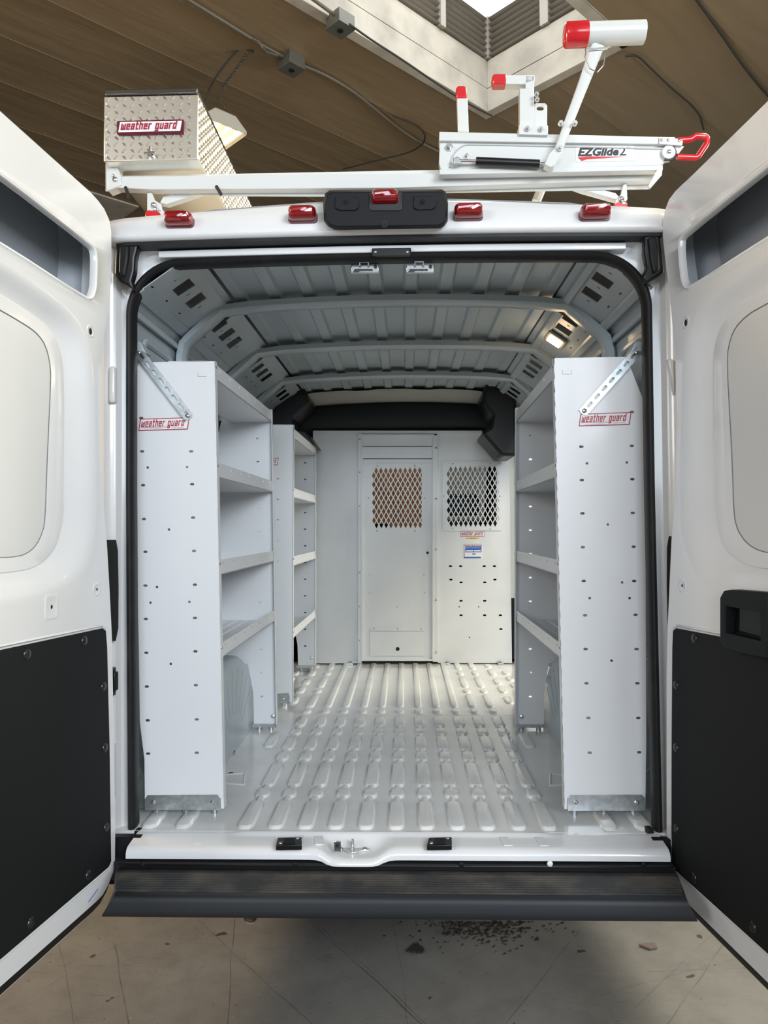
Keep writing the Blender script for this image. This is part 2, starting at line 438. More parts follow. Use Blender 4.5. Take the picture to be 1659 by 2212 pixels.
# ceiling built in its own rotated frame, with sagging seams between the insulation bands
def ceil_z(x, y):
    s = (y-wy1+.02) % .62; d = min(s, .62-s)
    return CZ + .006*(1-math.exp(-(d/.06)**2)) - .006 - .010*math.exp(-(d/.008)**2)*0
mb = MB(); bm = mb.bm
ys = []
y = wy1-.62*20
xs = [-S, -6, -4, -2, wx0, wx0+.8, wx0+1.6, wx1, 5, 7, 9, S]
for k in range(40):
    base = wy1-.02-.62*20+.62*k
    for d in (-.06, -.03, -.008, 0, .008, .03, .06, .31): ys.append(base+d)
ys = sorted(set([q for q in ys if q < S and abs(q-wy1) > .001 and abs(q-wy0) > .001]+[wy0, wy1, -S, S]))
for i in range(len(xs)-1):
    for j in range(len(ys)-1):
        xm, ym = (xs[i]+xs[i+1])/2, (ys[j]+ys[j+1])/2
        if wx0 < xm < wx1 and wy0 < ym < wy1: continue
        mb.poly([V((a, b, ceil_z(a, b))) for a, b in ((xs[i],ys[j]),(xs[i+1],ys[j]),(xs[i+1],ys[j+1]),(xs[i],ys[j+1]))])
# roof deck above
o = mb.build('ceiling', ceil_mat()); o.rotation_euler = (0, 0, math.radians(45)); struct(o)
mb = MB()
seam = MB()
for k in range(6, 34):
    yy = wy1-.02-.62*20+.62*k
    if wy0-.05 < yy < wy1+.05:
        seam.quadbox([B(a, yy+c, CZ-d) for d, in ((.006,), (.009,)) for a, c in ((wx1+.2, -.006), (S-1, -.006), (S-1, .006), (wx1+.2, .006))]); continue
    seam.quadbox([B(a, yy+c, CZ-d) for d, in ((.006,), (.009,)) for a, c in ((-S+1, -.006), (S-1, -.006), (S-1, .006), (-S+1, .006))])
struct(seam.build('trim_1', mat('seam_tape', (.23, .17, .10), .5)))
for nm, (a, b, c, d) in {'wall_left': (-9,-8.8,-9,9), 'wall_right': (8.8,9,-9,9), 'wall_front': (-9,9,8.8,9), 'wall_back': (-9,9,-9,-8.8)}.items():
    w = MB(); w.quadbox([B(x, y, z) for z in (0, CZ+.1) for x, y in ((a,c),(b,c),(b,d),(a,d))]); struct(w.build(nm, WALLM if nm != 'wall_front' else mat('dark_shop_wall', (.07, .065, .06), .8)))
# skylight well: timber curb, louvred upper wall, lit diffuser
wz1 = CZ+.45; wz2 = CZ+.82
def wellwall(z0, z1, name, m, t=.09, planks=True):
    q = MB()
    zs = [z0, (z0+z1)/2-.02, z1]
    for (x0, x1, y0, y1) in ((wx0-.0, wx1+t, wy1, wy1+t), (wx1, wx1+t, wy0-t, wy1), (wx0, wx1+t, wy0-t, wy0), (wx0-t, wx0, wy0-t, wy1+t)):
        for a, b in zip(zs, zs[1:]):
            q.quadbox([B(x, y, z) for z in (a, b-.006) for x, y in ((x0,y0),(x1,y0),(x1,y1),(x0,y1))])
    return struct(q.build(name, m, bevel=.003))
wellwall(CZ-.015, wz1, 'trim_2', WOODW)
q = MB()
for k in range(7):
    z = wz1+.02+k*.055
    for (x0, x1, y0, y1, dx, dy) in ((wx0, wx1, wy1, wy1+.08, 0, -.03), (wx1, wx1+.08, wy0, wy1, -.03, 0)):
        q.quadbox([B(x, y, zz) for zz, ddx, ddy in ((z, dx, dy), (z+.012, 0, 0)) for x, y in ((x0+ddx,y0+ddy),(x1+ (0 if dx==0 else ddx),y0+ddy),(x1+(0 if dx==0 else ddx),y1),(x0+ddx,y1))])
for (x0, x1, y0, y1) in ((wx0, wx1+.1, wy1+.03, wy1+.12), (wx1+.03, wx1+.12, wy0-.1, wy1), (wx0, wx1+.1, wy0-.12, wy0-.03), (wx0-.12, wx0-.03, wy0, wy1)):
    q.quadbox([B(x, y, z) for z in (wz1, wz2) for x, y in ((x0,y0),(x1,y0),(x1,y1),(x0,y1))])
for (x, y) in ((wx1, wy1), (wx1-.62, wy1), (wx1-1.24, wy1), (wx1, wy1-.62)):
    q.quadbox([B(a, b, z) for z in (wz1, wz2) for a, b in ((x-.03,y-.04),(x+.03,y-.04),(x+.03,y+.04),(x-.03,y+.04))])
struct(q.build('trim_3', LOUV))
q = MB(); q.quadbox([B(x, y, z) for z in (wz2, wz2+.03) for x, y in ((wx0-.1,wy0-.1),(wx1+.1,wy0-.1),(wx1+.1,wy1+.1),(wx0-.1,wy1+.1))])
struct(q.build('window_1', SKYP))
# second skylight curb, its corner far beyond the left door
c = PZ(300, 445, CZ); cr = rot(c)
q = MB(); t = .5
q.quadbox([B(cr.x+a, cr.y+b, z) for z in (CZ-.015, CZ+.02) for a, b in ((0, 0), (-1.2, 0), (-1.2, .9), (0, .9))])
struct(q.build('trim_4', WOODW, bevel=.004))

# ---- electrical things under the ceiling
def junction(pxc, name_label, s=.075, holes=True, rotz=0):
    c = PZ(*pxc, CZ-.05)
    t = thing('junction_box', name_label, 'electrical box', (c.x, c.y, CZ-.1))
    a = MB(); Mr = Matrix.Translation(c) @ Matrix.Rotation(rotz, 4, 'Z')
    f = lambda x, y, z: Mr @ V((x, y, z))
    a.fbox(f, -s, s, -s, s, -.045, .05); a.build('box_body', BOXG, t, bevel=.004)
    a = MB(); a.fbox(f, -s*1.05, s*1.05, -s*1.05, s*1.05, -.052, -.045); a.build('cover_plate', BOXG, t, bevel=.002)
    a = MB(); a.cyl(f(0, 0, -.053), f(0, 0, -.060), .022); a.build('receptacle', STBLK, t)
    return t
j1 = junction((630, 137), 'grey junction box under the ceiling between two runs of conduit', rotz=.8)
j2 = junction((735, 50), 'grey junction box fixed against the whitewashed skylight timber', rotz=.8)
def zline(pts, dz=.0): return [PZ(x, y, CZ-.03-dz) for x, y in pts]
def runline(name, pts, r, m, label, cat, parent=None):
    a = MB(); a.tube(chaikin([tuple(p) for p in pts], 2, False), r, 8)
    o = a.build(name, m, parent)
    if not parent: tag(o, label, cat)
    return o
runline('electrical_conduit', zline([(395,-8),(470,38),(530,75),(575,103),(612,122)]), .013, CONDM, 'grey ceiling conduit running from the top edge to the lower junction box', 'conduit')
runline('electrical_conduit', zline([(650,140),(700,160),(760,195),(815,240),(870,285),(925,318),(1000,350)]), .013, CONDM, 'grey conduit running down right from the lower junction box', 'conduit')
runline('electrical_conduit', zline([(668,-8),(700,15),(728,36)]), .014, CONDM, 'short pale conduit entering the box on the skylight timber', 'conduit')
runline('electrical_cable', zline([(755,52),(800,85),(865,126),(940,178),(1010,224),(1063,250)], .07), .008, CABLEM, 'dark cable along the lower edge of the skylight timber', 'cable')
runline('electrical_cable', zline([(1500,-8),(1560,75),(1600,135),(1640,185),(1675,225)]), .011, CABLEM, 'dark cable stapled to the ceiling at the far right', 'cable')
runline('electrical_cable', zline([(850,250),(900,268),(920,290),(915,312),(885,330),(820,345),(740,366)], .02), .007, CABLEM, 'loose black cable looping over the ceiling above the ladder rack', 'cable')
runline('electrical_cable', zline([(1350,122),(1376,118),(1400,142),(1450,190),(1510,240),(1520,280)], .01), .008, CABLEM, 'thin cable leaving the right end of the skylight timber', 'cable')
# hanging shop light
lc = V((-1.33, 3.25, 4.68)); ax = V((-1, 1, 0)).normalized(); wd = V((1, 1, 0)).normalized()
t = thing('shop_light', 'lit four tube fluorescent light hanging on chains behind the diamond plate box', 'ceiling light', lc)
def fl(u, v, w): return lc + wd*u + V((0, 0, v)) + ax*w
prof = [(-.19,-.055),(-.19,-.03),(-.09,.055),(.09,.055),(.19,-.03),(.19,-.055)]
a = MB()
for w in (0, 1.22): a.plate([fl(u, v, w) for u, v in prof], [], ax*.004)
a.build('end_plate', LAMPW, t)
a = MB()
for (u0, v0), (u1, v1) in zip(prof[1:-1], prof[2:]): a.quadbox([fl(u0,v0,0),fl(u1,v1,0),fl(u1,v1,1.22),fl(u0,v0,1.22),fl(u0,v0-.004,0),fl(u1,v1-.004,0),fl(u1,v1-.004,1.22),fl(u0,v0-.004,1.22)])
a.build('reflector', LAMPW, t)
for k in range(4):
    u = -.14+.093*k; a = MB(); a.cyl(fl(u, -.045, .01), fl(u, -.045, 1.20), .014, 10); a.build('fluorescent_tube', TUBE, t)
hook = V((-1.165, 3.22, CZ-.03))
a = MB()
def chain(a, p, q, n):
    p, q = V(p), V(q); d = (q-p)/n; t_ = d.normalized(); s0 = t_.cross(V((0, 1, 0))).normalized(); s1 = t_.cross(s0)
    for k in range(n):
        c = p+d*(k+.5); s = s0 if k % 2 else s1
        a.tube([c+t_*(math.sin(2*PI*i/8)*d.length*.62)+s*(math.cos(2*PI*i/8)*.010) for i in range(8)], .0028, 5, closed=True)
kn = fl(-.02, .22, .05)
chain(a, hook, kn, 13); chain(a, hook+V((.03,0,0)), kn+V((.015, 0, .05)), 11)
chain(a, kn, fl(-.06, .075, .05), 5); chain(a, kn, fl(.05, .075, .05), 5); a.build('chain', mat('dark_chain', (.08, .07, .055), .5, metal=.6), t)
runline('power_cord', [hook+V((.06,0,.01)), P(520, 100, 3.22), P(492, 130, 3.25), P(462, 172, 3.32), P(448, 200, 3.4), fl(-.05, .06, .3)], .008, CABLEM, '', '', t)
a = MB(); a.tube([PZ(540,80,CZ-.02), PZ(560,90,CZ-.06), PZ(566,102,CZ-.09), PZ(576,112,CZ-.08), PZ(600,120,CZ-.05)], .009, 7); a.build('flexible_whip', CONDM, t)
# cabinet and wall in front of the van, seen through the partition mesh
t = thing('wooden_cabinet', 'tall brown wooden cabinet ahead of the van, seen through the door mesh', 'cabinet', (-.07, 6.6, 0))
a = MB(); a.box(-.55, .36, 6.6, 7.1, 0, 2.25); a.build('cabinet_body', WOODB, t, bevel=.006)
for x0, x1 in ((-.53, -.10), (-.09, .34)):
    a = MB(); a.box(x0, x1, 6.578, 6.6, .06, 2.2); d = a.build('cabinet_door', WOODB, t, bevel=.004)

# ================================================================== THE VAN
VAN = thing('cargo_van', 'white high roof cargo van with both rear doors open and empty load floor', 'van', (0, 2.4, 0))
def upath(x0, x1, zb, zt, r, arch=0, Y=0, lean=0, n=8, xb=None):
    """inverted U: up the left side, round the corner, over the top, down the right side"""
    pts = []
    for k in range(7): pts.append((x0+lean*(1-k/6), zb+(zt-r-zb)*k/6))
    for k in range(1, n): t = PI-PI/2*k/n; pts.append((x0+r+r*math.cos(t), zt-r+r*math.sin(t)))
    for k in range(13):
        x = x0+r+(x1-x0-2*r)*k/12; pts.append((x, zt))
    for k in range(1, n): t = PI/2-PI/2*k/n; pts.append((x1-r+r*math.cos(t), zt-r+r*math.sin(t)))
    for k in range(7): pts.append((x1+lean*(k/6), zt-r-(zt-r-zb)*k/6))
    hw = (x1-x0)/2; c = (x0+x1)/2
    return [V((x, Y, z+arch*(1-((x-c)/hw)**2)*(1 if z > zt-r else 0))) for x, z in pts]
L_, R_ = -.852, .834
# rear body frame (jambs): stepped section from the outer corner to the inner lip
fr = MB()
LOOPS = [upath(L_-.115, R_+.115, .34, 2.46, .10, .02, .06), upath(L_-.100, R_+.100, .34, 2.45, .09, .02, -.02),
  upath(L_-.080, R_+.080, .36, 2.44, .08, .02, -.030), upath(L_-.070, R_+.070, .38, 2.43, .08, .02, -.012),
  upath(L_-.050, R_+.050, .40, 2.40, .10, .015, -.008), upath(L_-.040, R_+.040, .42, 2.395, .12, .012, .014),
  upath(L_-.020, R_+.020, .46, 2.375, .16, .01, .018), upath(L_-.010, R_+.004, .50, 2.372, .17, .01, .022), upath(L_-.012, R_+.006, .50, 2.374, .17, .01, .06)]
fr.loft(LOOPS, False)
fr.build('rear_frame', PAINTD, VAN, smooth=50)
# stamped reinforcements on the jambs
for s, X, nm in ((-1, L_-.072, 'l'), (1, R_+.072, 'r')):
    a = MB()
    for z0, z1, w in ((1.90, 2.02, .022), (.62, .80, .020)):
        a.quadbox([V((X-s*.016+dx*w, y, z)) for y in (-.032, -.005) for dx, z in ((-.5*s*-1, z0), (.9*s*-1*-1*0+.5, z0), (.45, z1), (-.45, z1))])
    a.build('jamb_stamping', PAINTD, VAN, bevel=.008, seg=3)
    a = MB()
    zz = [1.13, 1.17, 1.30, 1.42, 1.455]; ww = [.002, .022, .024, .018, .002]
    a.plate([V((X-s*-.012+0*w, -.034, z)) for z, w in zip(zz, ww)]+[V((X+s*-.030*1+s*-w*.4, -.034, z)) for z, w in reversed(list(zip(zz, ww)))], [], V((0, .004, 0)))
    a.build('jamb_opening', DARKV, VAN)
    # door check hinge
    hx = X-s*.012; hz = 1.0
    a = MB(); a.box(hx-.016, hx+.016, -.085, -.02, hz-.045, hz+.045); a.box(hx-.022, hx+.022, -.045, -.015, hz-.03, hz+.03)
    a.cyl((hx, -.09, hz-.055), (hx, -.09, hz+.055), .010); a.cyl((hx-s*.02, -.075, hz+.03), (hx+s*.02, -.075, hz+.03), .012)
    h = a.build('door_hinge', BLACKT, VAN, bevel=.003)
    a = MB()
    for dz in (-.045, .045): a.dome((hx, -.088, hz+dz), (0, -1, 0), .009, .006)
    a.build('hinge_bolt', BLACKP, h)
# weather seal
sp = upath(L_-.006, R_-.004, .47, 2.360, .168, .012, .012, 0, 12)
for i in range(len(sp)):
    z = sp[i].z
    if z < 1.6: sp[i].x += .008*(1.6-z)/1.1
sl = MB(); sl.sweep(sp, [(-.024, -.010), (-.030, 0), (-.024, .010), (.0, .012), (.03, .008), (.03, -.008), (0, -.012)], (0, 1, 0))
sl = sl.build('weather_seal', RUBBER, VAN, smooth=60)
for s, bx in ((-1, P(300, 1825, -.01)), (1, P(1402, 1822, -.01))):
    a = MB(); a.plate([V((bx.x+s*x, -.022, bx.z+z)) for x, z in ((.012, .05), (-.010, .05), (-.012, .02), (-.026, .008), (-.022, -.006), (-.006, -.012), (.014, -.016))], [], V((0, .03, 0)))
    a.build('seal_foot', RUBBER, VAN, bevel=.004)
# black corner trims at the top of the opening
for s in (-1, 1):
    pts = [(250,519),(290,519),(298,530),(291,560),(290,585),(284,606),(290,626),(277,618),(256,607),(246,592)] if s < 0 else [(1390,505),(1425,500),(1432,545),(1436,588),(1421,598),(1396,612),(1388,596),(1398,575),(1392,545),(1393,520)]
    a = MB(); pxprism(a, pts, -.055, .035); a.build('corner_trim', BLACKT, VAN, bevel=.008, seg=3)
    a = MB(); pp = [(258,530),(278,530),(276,560),(268,598),(256,590)] if s < 0 else [(1400,512),(1418,510),(1424,545),(1426,580),(1412,590),(1406,560)]
    pxprism(a, pp, -.065, .012); a.build('trim_pad', RUBBER, VAN, bevel=.006)
# roof header with lip
hd = MB(); rows = []
nx = 40
for k in range(nx+1):
    u = -1+2*k/nx; X = u*.955-.008
    e = abs(u); cut = max(0, (e-.93)/.07)
    zt = 2.575-.070*u*u-.05*cut**2; zl = 2.432-.010*u*u
    yo = .05*cut**2
    rows.append([V((X, Y+yo, z)) for Y, z in ((.02, zl-.012), (-.055, zl-.012), (-.075, zl-.008), (-.078, zl), (-.066, zl+.006), (-.066, zl+.022), (-.058, zl+.045), (-.035, (zl+zt)/2+.03), (.005, zt-.014), (.04, zt-.002), (.12, zt+.004), (.5, zt+.012))])
hd.loft(rows, False); hd.build('roof_header', PAINTD, VAN, smooth=60)
# dark gutter rubber above the opening
a = MB(); a.sweep([V((x, -.03, 2.418-.010*(x/.95)**2)) for x in [-.86+1.72*k/20 for k in range(21)]], [(-.03, -.014), (-.03, .008), (.03, .008), (.03, -.014)], (0, 1, 0)); a.build('gutter_seal', RUBBER, VAN)
a = MB(); a.sweep([V((x, -.005, 2.387+.006*(1-(x/.8)**2))) for x in [-.76+1.52*k/20 for k in range(21)]], [(-.012, -.012), (-.012, .010), (.02, .012), (.02, -.014)], (0, 1, 0)); a.build('header_strip', PAINT, VAN, bevel=.003)
a = MB()
for x0, x1 in ((.18-.44, .16-.42),): pass
pxprism(a, [(803,536),(888,535),(888,552),(803,553)], -.03, .02); a = a.build('latch_guide', BLACKT, VAN, bevel=.003)
b = MB(); [b.dome(P(x, 544, -.03), (0, -1, 0), .004, .002) for x in (811, 880)]; b.build('screw', GALV, a)
for x0, x1, side in ((758, 819, 1), (877, 938, 1)):
    a = MB(); y0 = 571
    pxprism(a, [(x0,y0),(x1,y0),(x1,y0+17),(x0,y0+17)], .03, .014); o = a.build('striker_plate', CHROME, VAN, 'bright zinc striker plate under the header', bevel=.002)
    a = MB(); pxprism(a, [(x0+8,y0+10),(x1-14,y0+10),(x1-14,y0+14),(x0+20,y0+14),(x0+16,y0+17),(x0+4,y0+17)], .028, .002); a.dome(P(x1-8, y0+5, .029), (0, -1, 0), .006, .003); a.build('striker_slot', STBLK, o)
    a = MB(); cx = (x0+x1)/2-2; a.tube([P(cx-9, y0+2, .02), P(cx-9, y0-6, .012), P(cx+9, y0-6, .012), P(cx+9, y0+2, .02)], .004, 8); a.build('striker_loop', CHROME, o)

# --- inside shell: roof skin, rails, walls
BOWS = [.50, 1.22, 1.94]
YE = 2.62
def rz(X): return 2.415-.022*(X/.64)**2
rf = MB(); prof = []
per = .136; x = -.63
XS = []
k = 0
while x < .63:
    XS += [(x, 0), (x+.042, 0), (x+.052, 1), (x+per-.010, 1)]; x += per
XS.append((.65, 0))
rows = []
for Y in (.04, .20, .6, 1.0, 1.4, 1.8, 2.2, YE): rows.append([V((X, Y, rz(X)+.012+.011*h)) for X, h in XS])
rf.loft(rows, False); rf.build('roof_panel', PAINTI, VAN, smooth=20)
SD0, SD1, SDZ = 1.50, 2.82, 2.10       # open sliding side door on the right
CH0 = (.650, 2.395); CH1 = (.842, 2.262)      # chamfered roof rail, seen from inside
def cham(s, Y, t, off=0):
    n = V((-(CH0[1]-CH1[1]), 0, -(CH1[0]-CH0[0]))).normalized()
    X = CH0[0]+(CH1[0]-CH0[0])*t; Z = CH0[1]+(CH1[1]-CH0[1])*t
    return V((s*(X+n.x*off), Y, Z+n.z*off))
YH = [.02, .17, .32] + [.66, .80, .94] + [1.36, 1.48, 1.60, 1.72] + [2.10, 2.22, 2.34]
for s in (-1, 1):
    a = MB(); holes = []
    for Y in YH:
        w = .076 if Y < .5 else (.074 if Y < 1.2 else .068)
        if Y > .03: holes.append([cham(s, Y+dy*w/2, t) for dy, t in ((-1, .27), (1, .27), (1, .58), (-1, .58))])
        holes.append([cham(s, Y+.01+dy*.012, t) for dy, t in ((-1, .74), (1, .74), (1, .77), (-1, .77))])
        holes.append([cham(s, Y+.068+dy*.005, t) for dy, t in ((-1, .42), (1, .42), (1, .48), (-1, .48))])
    a.plate([cham(s, .0, -.04), cham(s, YE, -.04), cham(s, YE, 1.03), cham(s, .0, 1.03)], holes, V((s*.001, 0, .003)))
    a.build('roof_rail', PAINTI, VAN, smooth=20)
    a = MB()      # raised edge folds
    a.sweep([cham(s, .0, .16, .004), cham(s, YE, .16, .004)], [(-.02, 0), (-.012, -.008), (.012, -.008), (.02, 0)], V((s*.82, 0, -.57)))
    a.sweep([cham(s, .0, .93, .004), cham(s, YE, .93, .004)], [(-.02, 0), (-.012, -.008), (.012, -.008), (.02, 0)], V((s*.82, 0, -.57)))
    a.sweep([V((s*.862, 0.02, 2.215)), V((s*.862, YE, 2.215))], [(-.006, -.01), (.006, -.01), (.006, .01), (-.006, .01)], V((1, 0, 0)))
    a.build('rail_fold', PAINTI, VAN, smooth=40)
    # side wall: upper skin and stamped panels
    a = MB(); rows = []
    for Y in (.05, .6, 1.2, 1.8, 2.4, 5.2):
        rows.append([V((s*x, Y, z)) for x, z in ((.842, 2.27), (.872, 2.235), (.885, 2.1), (.91, 1.7), (.925, 1.3), (.93, .9), (.92, .50))])
    if s < 0: a.loft(rows, False)
    else:
        prof_ = [(.842, 2.27), (.872, 2.235), (.885, 2.1), (.91, 1.7), (.925, 1.3), (.93, .9), (.92, .50)]
        L3 = lambda Y, pr: [V((x, Y, z)) for x, z in pr]
        a.loft([L3(Y, prof_) for Y in (.05, .6, 1.2, SD0)], False); a.loft([L3(Y, prof_) for Y in (SD1, 3.4, 5.2)], False)
        a.loft([L3(Y, prof_[:3]) for Y in (SD0, SD1)], False)
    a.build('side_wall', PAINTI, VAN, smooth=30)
    a = MB()
    for Y0, Y1 in ((.16, .50), (.62, 1.18), (1.34, 1.9))[:3 if s < 0 else 2]:
        f = lambda y, z, w, s=s: V((s*(.885+(2.1-z)*.0625-.004-w), y, z))
        lo = rrect(Y0, Y1, 1.55, 2.17, .05)
        a.loft([[f(y, z, 0) for y, z in lo], [f(y, z, .008) for y, z in rrect(Y0+.008, Y1-.008, 1.558, 2.162, .045)], [f(y, z, .008) for y, z in rrect(Y0+.02, Y1-.02, 1.57, 2.15, .035)], [f(y, z, .0) for y, z in rrect(Y0+.028, Y1-.028, 1.578, 2.142, .03)]])
    a.build('wall_stamping', PAINTI, VAN, smooth=40)
    for Yp in (.56, 1.27):
        a = MB(); a.sweep([V((s*.868, Yp, 2.23)), V((s*.873, Yp, 2.1)), V((s*.90, Yp, 1.6)), V((s*.90, Yp, .9))], [(-.035, 0), (-.028, -.014), (.028, -.014), (.035, 0)], (0, 1, 0)); a.build('wall_post', PAINTI, VAN)
        a = MB(); 
        for z in (2.10, 1.98): a.quadbox([V((s*(.868-w+(2.1-zz)*.06), Yp+dy, zz)) for w in (-.006, .0135-.008) for dy, zz in ((-.036, z-.045), (-.029, z-.045), (-.029, z+.045), (-.036, z+.045))])
        a.build('post_slot', DARKV, VAN)
# roof bows
for i, Y0 in enumerate(BOWS):
    path = []
    for k in range(15):
        X = -.66+1.32*k/14; path.append(V((X, Y0, rz(X)-.006)))
    def arcside(s): return [V((s*.868, Y0, 2.05)), V((s*.862, Y0, 2.18)), V((s*.850, Y0, 2.235)), V((s*.825, Y0, 2.262)), V((s*.80, Y0, 2.285)), V((s*.72, Y0, 2.355)), V((s*.69, Y0, 2.378))]
    path = arcside(-1)+path[1:-1]+arcside(1)[::-1]
    a = MB(); a.sweep(path, [(0, 0), (0, .022), (.018, .030), (.075, .030), (.093, .020), (.110, .006), (.125, .002), (.125, 0)], (0, 1, 0))
    a.build('roof_bow', PAINTI, VAN, smooth=40)
    a = MB()
    for k, X in enumerate([-.60, -.56, -.49, -.37, -.29, -.17, -.08, .0, .10, .19, .27, .36, .45, .53, .60]):
        w = .006+.004*((k*7) % 3); z = rz(X)-.006
        a.box(X-w, X+w, Y0+.097, Y0+.104, z-.017, z-.011)
    a.build('bow_slot', DARKV, VAN)
    for s in (-1, 1):
        a = MB()
        for t0, t1 in ((.12, .38), (.62, .86)):
            el = []
            for k in range(16):
                q = 2*PI*k/16; el.append(cham(s, Y0+.104+.012*math.sin(q), (t0+t1)/2+(t1-t0)/2*math.cos(q), .016))
            a.plate(el, [], V((s*.001, 0, .003)))
        a.build('bow_aperture', DARKV, VAN)
# front roof header
a = MB(); rows = []
for k in range(21):
    X = -.70+1.4*k/20; z = 2.405-.03*(X/.7)**2-(.006 if (k//2) % 3 == 0 else 0)
    rows.append([V((X, Y, zz)) for Y, zz in ((YE-.10, z+.012), (YE-.09, z-.003), (YE, z-.008), (YE+.03, 2.390-.03*(X/.7)**2), (YE+.26, 2.388-.03*(X/.7)**2))])
a.loft(rows, False); a.build('front_roof_header', mat('header_sand', (.40, .39, .36), .6), VAN, smooth=40)
# dome lamp on the right rail
def chf(s, Yc, tc):
    o = cham(s, Yc, tc, .003); yv = V((0, 1, 0)); tv = (cham(s, Yc, tc+.1)-cham(s, Yc, tc)).normalized(); n = (cham(s, Yc, tc, .01)-cham(s, Yc, tc)).normalized()
    return lambda u, v, w: o+yv*u+tv*v+n*w
f = chf(1, .94, .42)
a = MB(); a.fbox(f, -.062, .062, -.048, .048, 0, .014); dl = a.build('dome_lamp', mat('lamp_bezel', (.30, .30, .29), .4), VAN, 'lit rectangular dome lamp on the right roof rail', bevel=.006, seg=3)
a = MB(); a.fbox(f, -.046, .046, -.034, .034, .014, .019); a.build('lamp_lens', DOME, dl, bevel=.004)
pl = bpy.data.lights.new('dome_glow', 'POINT'); pl.energy = .5; pl.color = (1, .7, .4); pl.shadow_soft_size = .04
po = bpy.data.objects.new('dome_glow', pl); COL.objects.link(po); po.location = f(0, 0, .06)

# --- cargo floor with pressed beads
fl_ = MB()
fl_.box(-.93, .93, -.02, 3.0, FZ-.012, FZ)
def bead(mb, X, Y0, Y1, w=.030, h=.010):
    sl_ = .008; e = min(.020, (Y1-Y0)*.34)
    def ring(i, z): 
        ww = w-i; return [V((X+x, y, z)) for x, y in ((-ww*.52, Y0+i), (ww*.52, Y0+i), (ww, Y0+e+i*.3), (ww, Y1-e-i*.3), (ww*.52, Y1-i), (-ww*.52, Y1-i), (-ww, Y1-e-i*.3), (-ww, Y0+e+i*.3))]
    mb.loft([ring(0, FZ-.001), ring(.003, FZ+h*.3), ring(sl_-.002, FZ+h*.9), ring(sl_+.002, FZ+h)], True, False, True)
D2 = lambda y: (CAM.z-FZ)*1600/(y-1142)-2.4
segsN = [(1787, 1729), (1721, 1702), (1697, 1647), (1642, 1623), (1619, 1590), (1586, 1573), (1568, 1547)]
X0 = (524-876)/1600*2.4+.043; dX = 65.4/1600*2.4
for k in range(11):
    X = X0+dX*k
    for (a1, a0), (b1, b0) in zip(segsN, segsN[1:]):
        ya, yb = D2(a0)-.012, D2(b1)+.012
        fl_.loft([[V((X+x, y, z)) for x, z in ((-.014, FZ-.001), (-.008, FZ+.009), (.008, FZ+.009), (.014, FZ-.001))] for y in (ya, yb)], False)
    for y1, y0 in segsN: bead(fl_, X, D2(y1), D2(y0), .028 if (y1-y0) > 15 or y1 < 1700 else .026)
    bead(fl_, X, D2(1540), D2(1531), .024)
    if 1 <= k <= 8: bead(fl_, X, D2(1527), D2(1432), .022)
    else:
        for y1, y0 in ((1527, 1500), (1496, 1489), (1484, 1462), (1458, 1450), (1446, 1433)): bead(fl_, X, D2(y1), D2(y0), .024)
for s in (-1, 1):
    for y1, y0 in ((1519, 1505), (1496, 1483), (1478, 1467), (1459, 1447), (1442, 1436)): bead(fl_, s*(.60)+.01, D2(y1), D2(y0), .026)
    bead(fl_, s*.578+.005, D2(1613), D2(1583), .026)
    bead(fl_, s*.69, D2(1787), D2(1745), .028); bead(fl_, s*.80, D2(1787), D2(1745), .028)
    for q in range(6): bead(fl_, s*(.70), 1.5+q*.2, 1.62+q*.2, .026)
    # tie-down pressing
    q = P(505 if s < 0 else 1195, 1682, 0); c = V((s*.63, D2(1680), FZ))
    fl_.loft([[c+V((s*x*k, y*k, z)) for x, y in ((-.06, -.07), (.05, -.05), (.06, .05), (-.03, .08))] for k, z in ((1, 0), (.93, .004), (.88, .004), (.8, -.0))], True, False, False)
fl_.sweep([V((-.93, D2(1543), FZ+.0005)), V((.93, D2(1543), FZ+.0005))], [(-.006, 0), (-.003, .003), (.003, .003), (.006, 0)], (0, 1, 0))
fl_.build('load_floor', FLOORP, VAN, smooth=60)
# tie down sockets
for s in (-1, 1):
    a = MB(); c = V((s*.655, D2(1668), FZ+.001)); a.cyl(c, c+V((0, 0, .002)), .010, 12); a.build('tie_down_hole', DARKV, VAN)
# sill with central recess
sx = MB(); rows = []
nX = 96
for k in range(nX+1):
    X = -.822+1.652*k/nX
    g = max(0, 1-(abs(X+.165*0-(-.115))/.115)**2) if abs(X+.115) < .115 else 0
    g = 1/(1+math.exp((abs(X+.122)-.088)/.010))       # recess around the latch
    ra = 1/(1+math.exp((abs(X+.005)-.49)/.012))        # pressed bar
    rows.append([V((X, Y, z)) for Y, z in ((.0, FZ-.001), (-.020, FZ-.001), (-.026, FZ+.005*ra-.001), (-.036, FZ+.006*ra-.001), (-.043, FZ-.002), (-.060, FZ-.004-.014*g), (-.080, FZ-.006-.026*g), (-.104, FZ-.008-.025*g), (-.116-.016*g, FZ-.010-.022*g), (-.126-.022*g, FZ-.016-.018*g), (-.131-.024*g, FZ-.026-.014*g), (-.132-.024*g, FZ-.040-.010*g), (-.11, FZ-.050-.010*g))])
sx.loft(rows, False); sx.build('door_sill', PAINT, VAN, smooth=60)
a = MB()
for X in (-.62, -.30, -.24, .34, .45): a.sweep([V((X, -.048, FZ-.002)), V((X+.01, -.10, FZ-.006))], [(-.014, 0), (-.009, .004), (.009, .004), (.014, 0)], (1, 0, 0))
a.build('sill_bead', PAINT, VAN, smooth=50)
